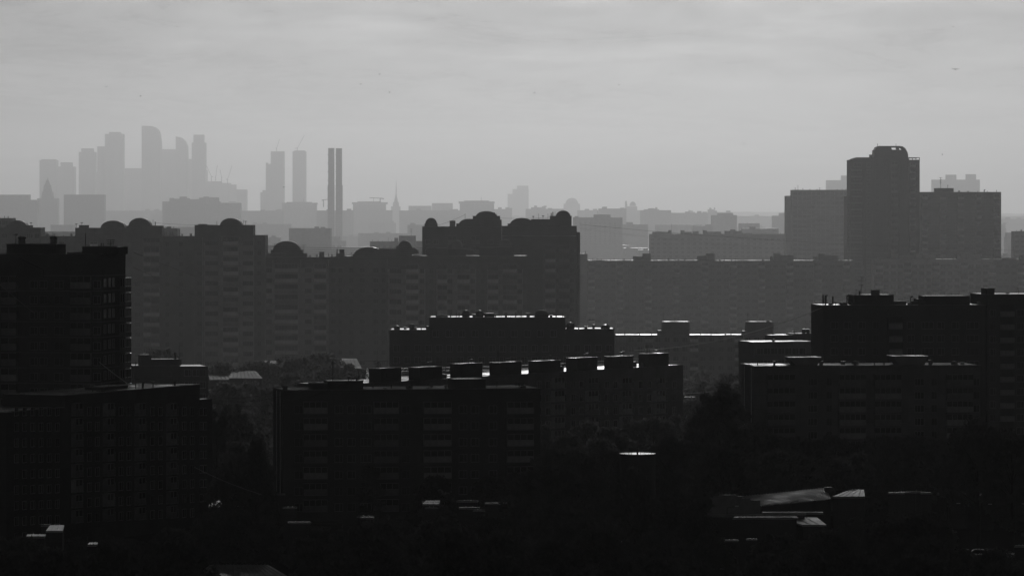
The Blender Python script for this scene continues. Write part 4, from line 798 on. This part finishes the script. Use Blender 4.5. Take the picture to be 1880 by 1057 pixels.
# lower-left roofs
gable_shed('gable roof at the bottom edge left of centre, ridge line catching light', 330, 470, 670, 1060, 1085, 9)
mono_shed('wide sloping roof rising from the bottom frame edge', *quad_at((340, 385), (560, 492), 672, zat(1075, 672), 690, zat(1036, 690)))
def at_low(label, pf, pb, yf, yb, z=None, name='shed', m='sheet_metal', dmax=2000):
    if z is None: z = 10.5 if pf[0] < 370 else 10 if 500 < pf[0] < 1000 and yf < 965 else 7 if yf < 1000 else 5
    D1 = min((EYE-z)*F/(yf-HOR), dmax); D2 = D1+max(2.5, min(14, ((EYE-z)*F/(yb-HOR)-D1)))
    o = mono_shed(label, *quad_at((pf[0], pb[0]), (pf[1], pb[1]), D1, zat(yf, D1), D2, zat(yb, D2)), name=name, m=m); CLEAR.append(((pf[0]-950)/F*D1, (pf[1]-930)/F*D1, D1-60, D1+35)); return o
at_low('bright ribbed roof panel at lower left below the black tree', (383, 418), (385, 424), 931, 914)
at_low('smaller bright roof panel right of the ribbed one', (449, 470), (455, 476), 918, 906)
at_low('tiny roof corner catching light below the bright panels', (548, 571), (560, 569), 979, 968)
at_low('small bright roof left of the glints in the lower centre', (775, 806), (782, 808), 925, 918, dmax=800)
at_low('small bright roof patch in the lower left corner', (84, 115), (92, 118), 974, 963)
at_low('narrow roof edge glinting left of the bright corner patch', (48, 82), (50, 84), 984, 980)
at_low('tiny bright roof near the second glint in the lower left', (160, 178), (164, 180), 999, 995)
at_low('pale flat roof among the trees at far lower right', (1712, 1752), (1716, 1756), 871, 866, 5)
at_low('small flat roof at the bottom centre glinting', (1085, 1111), (1086, 1112), 1034, 1031)
# misty sheds in the middle distance
mono_shed('pale tent shaped shed roof right of the left tower', *quad_at((385, 380), (440, 415), 1100, zat(697, 1100), 1130, zat(676, 1130)), m='worn_sheet')
mono_shed('pale sloping shed roof beside the tent shaped one', *quad_at((420, 425), (482, 470), 1096, zat(694, 1096), 1122, zat(681, 1122)), m='worn_sheet')
mono_shed('long pale roof behind the tent shaped sheds', *quad_at((470, 478), (560, 556), 1160, zat(667, 1160), 1180, zat(662, 1180)), m='worn_sheet')
mono_shed('wide pale roof left of the stepped domed block', *quad_at((600, 606), (664, 655), 1150, zat(676, 1150), 1180, zat(658, 1180)), m='worn_sheet')
mono_shed('small bright roof at the right foot of the receding block', *quad_at((1256, 1258), (1276, 1276), 1040, zat(729, 1040), 1044, zat(727, 1044)), m='worn_sheet')
# scattered low roofs and garages seen through gaps in the canopy
rs = random.Random(21)
for i, (px, py) in enumerate(((75, 962), (402, 905), (430, 926), (497, 905), (519, 930), (530, 957), (655, 946), (662, 948), (775, 920), (780, 930), (838, 918), (842, 930), (868, 935), (890, 922), (1110, 990), (1124, 992), (1330, 990), (1370, 988), (1385, 1007), (1620, 985), (1700, 951), (1607, 1038), (1320, 1043), (1235, 1044), (1650, 902), (1672, 901), (1690, 903), (1720, 905), (1745, 903), (1800, 906), (1630, 903), (1862, 1000), (1850, 1046))):
    w = rs.uniform(20, 44) if 500 < px < 1000 else rs.uniform(16, 34); h_ = rs.uniform(.5, 1.3)
    at_low('small low roof glinting through a gap in the dark canopy', (px, px+w), (px+rs.uniform(-2, 3), px+w+rs.uniform(-3, 2)), py+h_, py, None, 'garage', 'old_sheet' if i % 3 == 0 else 'sheet_metal', 803 if 495 < px < 1000 else 850 if px > 1370 and py < 930 else 2000)['group'] = 'small low roofs in gaps of the dark canopy'
for i in range(14):
    px = 1745+i*10; D = 722
    mono_shed('garage in the long row by the road at lower right', *quad_at((px, px+.5), (px+9, px+9.5), D, zat(1021-.2*i, D), D+5, zat(1017-.2*i, D+5)), name='garage', m='sheet_metal')['group'] = 'garages by the lower right road'
# round tank
D = 730; r_ = bpy.data.objects.new('round_tank', None); col.objects.link(r_); r_.location = (X(1170.5, D), D, 0); tag(r_, 'dark round tank with a brilliantly lit top among the trees', 'tank')
R_ = 33.5/F*D; zt = zat(832, D); MB().lathe(0, 0, [(R_*.98, 0), (R_*.98, zt-.3), (R_, zt-.3), (R_, zt)], 'dark_metal', 40).build('wall', r_)
MB().lathe(0, 0, [(R_*.99, zt+.004), (R_*.5, zt+.1), (.1, zt+.16)], 'polished_metal', 40).build('lid', r_)
q = MB().rod((-.1, -R_+.4, zt), (-.1, -R_+.4, zt+.9), .16, 'dark_metal', 6); q.build('vent_pipe', r_); MB().rod((.6, 1, zt), (.6, 1, zt+1.3), .05, 'flashing').build('antenna', r_); MB().rod((1.2, 1, zt), (1.2, 1, zt+1.3), .05, 'flashing').build('antenna', r_)
q = MB()
for k in range(7): a_ = k*pi*2/7+.2; q.rod((R_*.95*cos(a_), R_*.95*sin(a_), zt), (R_*.95*cos(a_), R_*.95*sin(a_), zt+.35), .025, 'dark_metal', 4)
q.build('railing', r_)
q = MB()
for x_ in (-1.6, -1.2): q.rod((x_, -R_+.15, 2), (x_, -R_+.15, zt+.5), .04, 'dark_metal', 4)
for k in range(30): q.rod((-1.6, -R_+.13, 2.4+k*.5), (-1.2, -R_+.13, 2.4+k*.5), .025, 'dark_metal', 4)
q.build('ladder', r_)
CLEAR.append((X(1120, D), X(1215, D), D-5, D+8))
# parked cars glinting in gaps
def car_meshes():
    b = MB(); pr = [(-2.1, .06), (2.1, .06), (2.12, .8), (1.3, .92), (.75, 1.4), (-.9, 1.42), (-1.6, .95), (-2.1, .85)]
    b.prism(pr, -.82, .82, 'car_paint'); body = b.mesh('body')
    g_ = MB(); g_.prism([(-1.45, .96), (1.2, .94), (.72, 1.37), (-.88, 1.39)], -.835, .835, 'glass'); glass = g_.mesh('window')
    w = MB()
    for i in range(1): w.lathe(0, 0, [(.32, -.11), (.34, -.08), (.34, .08), (.32, .11)], 'dark_metal', 14)
    wh = w.mesh('wheel')
    h = MB(); h.box(-.03, .03, -.16, .16, -.08, .08, 'frame'); return body, glass, wh, h.mesh('headlight')
CB = car_meshes()
def car(px, D, rot, label, group=None):
    r_ = bpy.data.objects.new('parked_car', None); col.objects.link(r_); r_.location = (X(px, D), D, .01); r_.rotation_euler = (0, 0, rot); tag(r_, label, 'car', group)
    inst('body', CB[0], r_, (0, 0, 0)); inst('window', CB[1], r_, (0, 0, 0.004))
    for x in (-1.35, 1.3):
        for y in (-.76, .76): w = inst('wheel', CB[2], r_, (x, y, .34)); w.rotation_euler = (pi/2, 0, 0)
    for y in (-.6, .6): inst('headlight', CB[3], r_, (2.12, y, .66))
    x, y = X(px, D), D; CLEAR.append((x-3, x+3, y-60, y+5))
for i in range(8): car(577+i*6.2, 806, pi/2, 'parked car in the glinting row below the black slab', 'glinting row of parked cars')
for px, D, l in ((806, 800, 'parked car glinting in the gap below the centre slab'), (846, 801, 'parked car glinting right of the small roof in the lower centre'), (395, 822, 'parked car by the small bright roofs at lower left'), (512, 801, 'parked car between the bright roofs and the glinting row'), (1120, 742, 'parked car right of the bottom centre roof'), (1500, 728, 'parked car in the dark below the wedge roof')): car(px, D, .3, l)
for i in range(5): car(1772+i*26, 738, 0, 'parked car along the glinting road at lower right', 'cars along the lower right road')
# ------------------------------------------------------------------ cables
def cable(label, a, b_, sag, r=.02, n=26, m=None):
    m = m or ('cable' if 'bright' in label or 'light' in label or 'lift' in label else 'cable_dark')
    a, b_ = Vector(a), Vector(b_); pts = []
    for i in range(n+1): t_ = i/n; p = a.lerp(b_, t_); p.z -= sag*4*t_*(1-t_); pts.append(p-a)
    o = MB().tube(pts, r, m, 5).build('cable', None, a); tag(o, label, 'cable'); return o
cable('wire rising from the receding block roof to the tall right block, catching light', P(1165, 643, 985), P(1513, 563, 962), 2.2, .06)
cable('wire across the face of the stepped domed block', P(668, 662, 890), P(1040, 644, 960), .8, .03)
cable('wire from the roof aerial down to the first lift house', P(668, 690, 886), P(700, 660, 884), .2, .06)
cable('thin wire sagging from the left tower across the estate', P(244, 463, 770), P(620, 590, 1060), .8, .025)
cable('second thin wire under the first from the left tower', P(244, 490, 770), P(560, 620, 1050), .6, .025)
cable('bright wire on the face of the left tower', P(0, 522, 740), P(64, 575, 744), .1, .06)
cable('bright wire running down to the railed roof', P(182, 664, 756), P(236, 705, 790), .1, .06)
cable('wire strung over the hazy slabs toward the right edge', P(1065, 412, 1508), P(1885, 460, 1480), 1.6, .04)
cable('second wire over the hazy slabs, slightly lower', P(1065, 420, 1508), P(1885, 466, 1490), 3.0, .03)
cable('wire along the vaulted roofs on the left', P(285, 409, 1480), P(400, 412, 1480), .4, .04)
cable('wire along the domed roofs in the centre', P(910, 400, 1508), P(1010, 399, 1508), .3, .04)
cable('wire from the dome to the aerial on the tallest domed block', P(802, 414, 1508), P(854, 394, 1511), .3, .04)
cable('wire low across the trees left of the black slab', P(380, 725, 820), P(520, 714, 722), 1.0, .03)
cable('second low wire left of the black slab', P(384, 731, 830), P(575, 706, 724), 1.6, .03)
cable('third low wire left of the black slab, near the trees', P(384, 737, 812), P(660, 690, 726), 2.6, .03)
cable('bright wire beside the tallest dark tree', P(1254, 722, 985), P(1310, 718, 1000), .1, .03)
cable('upper bright wire beside the tallest dark tree', P(1254, 720, 985), P(1388, 684, 1000), .6, .025)
cable('short wire from the low twin chimney block', P(1386, 666, 1000), P(1530, 630, 958), 1.0, .03)
cable('slanting dark wire above the small bright roofs', P(357, 857, 716), P(480, 907, 716), .3, .04)
for i in range(10):
    cable('one of the bundle of wires strung between the lift houses', P(672, 697-i*2.3, 880+i*.4), P(1225, 671-i*1.9, 982+i*.4), .5+.12*(i % 4), .03, 30).__setitem__('group', 'wires strung between the lift houses')
for i in range(6):
    o = cable('one of the thin wires above the middle vaulted roofs', P(487, 452+i*3.4, 1452), P(775, 455+i*3.4, 1446), .35+.1*i, .06); o['group'] = 'wires above the middle vaulted roofs'
for i in range(4):
    o = cable('one of the faint wires above the grey long block', P(1065, 585+i*5, 1270), P(1500, 588+i*5, 1280), 1.5, .03); o['group'] = 'faint wires above the grey long block'
def lamp_post(px, D, h, lab):
    r_ = bpy.data.objects.new('street_lamp', None); col.objects.link(r_); r_.location = (X(px, D), D, 0); tag(r_, lab, 'street lamp', 'street lamps in the dark foreground')
    MB().rod((0, 0, 0), (0, 0, h), .09, 'dark_metal', 6, .06).rod((0, 0, h-.05), (1.5, 0, h+.25), .05, 'dark_metal', 5).build('pole', r_)
    MB().box(1.35, 2.0, -.14, .14, h+.2, h+.32, 'sheet_metal').build('lamp_head', r_)
for px, D in ((1452, 742), (1400, 733), (1335, 728), (1800, 733), (1862, 734), (1742, 735)): lamp_post(px, D, 9.5, 'thin street lamp rising in front of the low roofs at lower right')
# ------------------------------------------------------------------ birds
bm_ = MB(); bm_.lathe(0, 0, [(.01, -.16), (.05, -.08), (.06, .02), (.04, .1), (.015, .16)], 'feather', 8)
body = bm_.mesh('bird'); 
wv = MB(); wv.prism([(0, 0), (.16, .07), (.36, .02), (.36, .06), (.16, .1), (0, .03)], -.05, .06, 'feather'); wing = wv.mesh('wing')
for i, (px, py, lab) in enumerate(((729, 83, 'dark speck of a bird high left of centre'), (715, 170, 'bird low in the sky above the domed blocks'), (662, 155, 'bird left of the lowest pair of birds'), (697, 137, 'bird at the upper right of a loose pair'), (1136, 156, 'bird just right of the middle of the sky'), (1234, 137, 'bird right of the middle one, a little higher'), (1365, 265, 'bird low between the centre and the rounded tower'), (1754, 128, 'gliding bird near the right edge, largest of the specks'), (1750, 50, 'bird at the top right above the gliding one'), (258, 177, 'bird above the tallest hazy tower'), (195, 160, 'bird above the broad slab tower'), (981, 171, 'bird in the middle of the sky, lowest there'), (325, 50, 'bird at the upper left of the sky'), (1730, 284, 'bird right of the rounded tower'), (521, 344, 'bird between the two unfinished towers'))):
    D = 420; p = P(px, py, D); r_ = bpy.data.objects.new('bird', None); col.objects.link(r_); r_.location = p; r_.rotation_euler = (0, 0, i*1.3); tag(r_, lab, 'bird', 'birds in the sky')
    s_ = .34 if px != 1754 else .9
    o = inst('body', body, r_, (0, 0, 0), 0, (s_,)*3); o.rotation_euler = (pi/2, 0, 0); inst('wing', wing, r_, (.02, 0, .02), 0, (s_,)*3); inst('wing', wing, r_, (-.02, 0, .02), pi, (s_,)*3)
wood('wood', [(-60, 1960, 560, 700, 190, 10, 17), (380, 1300, 700, 715, 20, 8, 13), (1400, 1960, 700, 870, 90, 9, 15), (990, 1300, 735, 870, 30, 10, 16), (380, 500, 740, 1000, 30, 8, 15), (-40, 360, 690, 745, 35, 9, 16), (500, 1000, 735, 860, 30, 8, 13)], 3)
wood('wood', [(240, 720, 1010, 1200, 90, 7, 13), (1050, 1900, 1050, 1280, 90, 8, 14), (240, 760, 880, 1010, 40, 7, 12), (1060, 1900, 1330, 1720, 120, 8, 15)], 4)
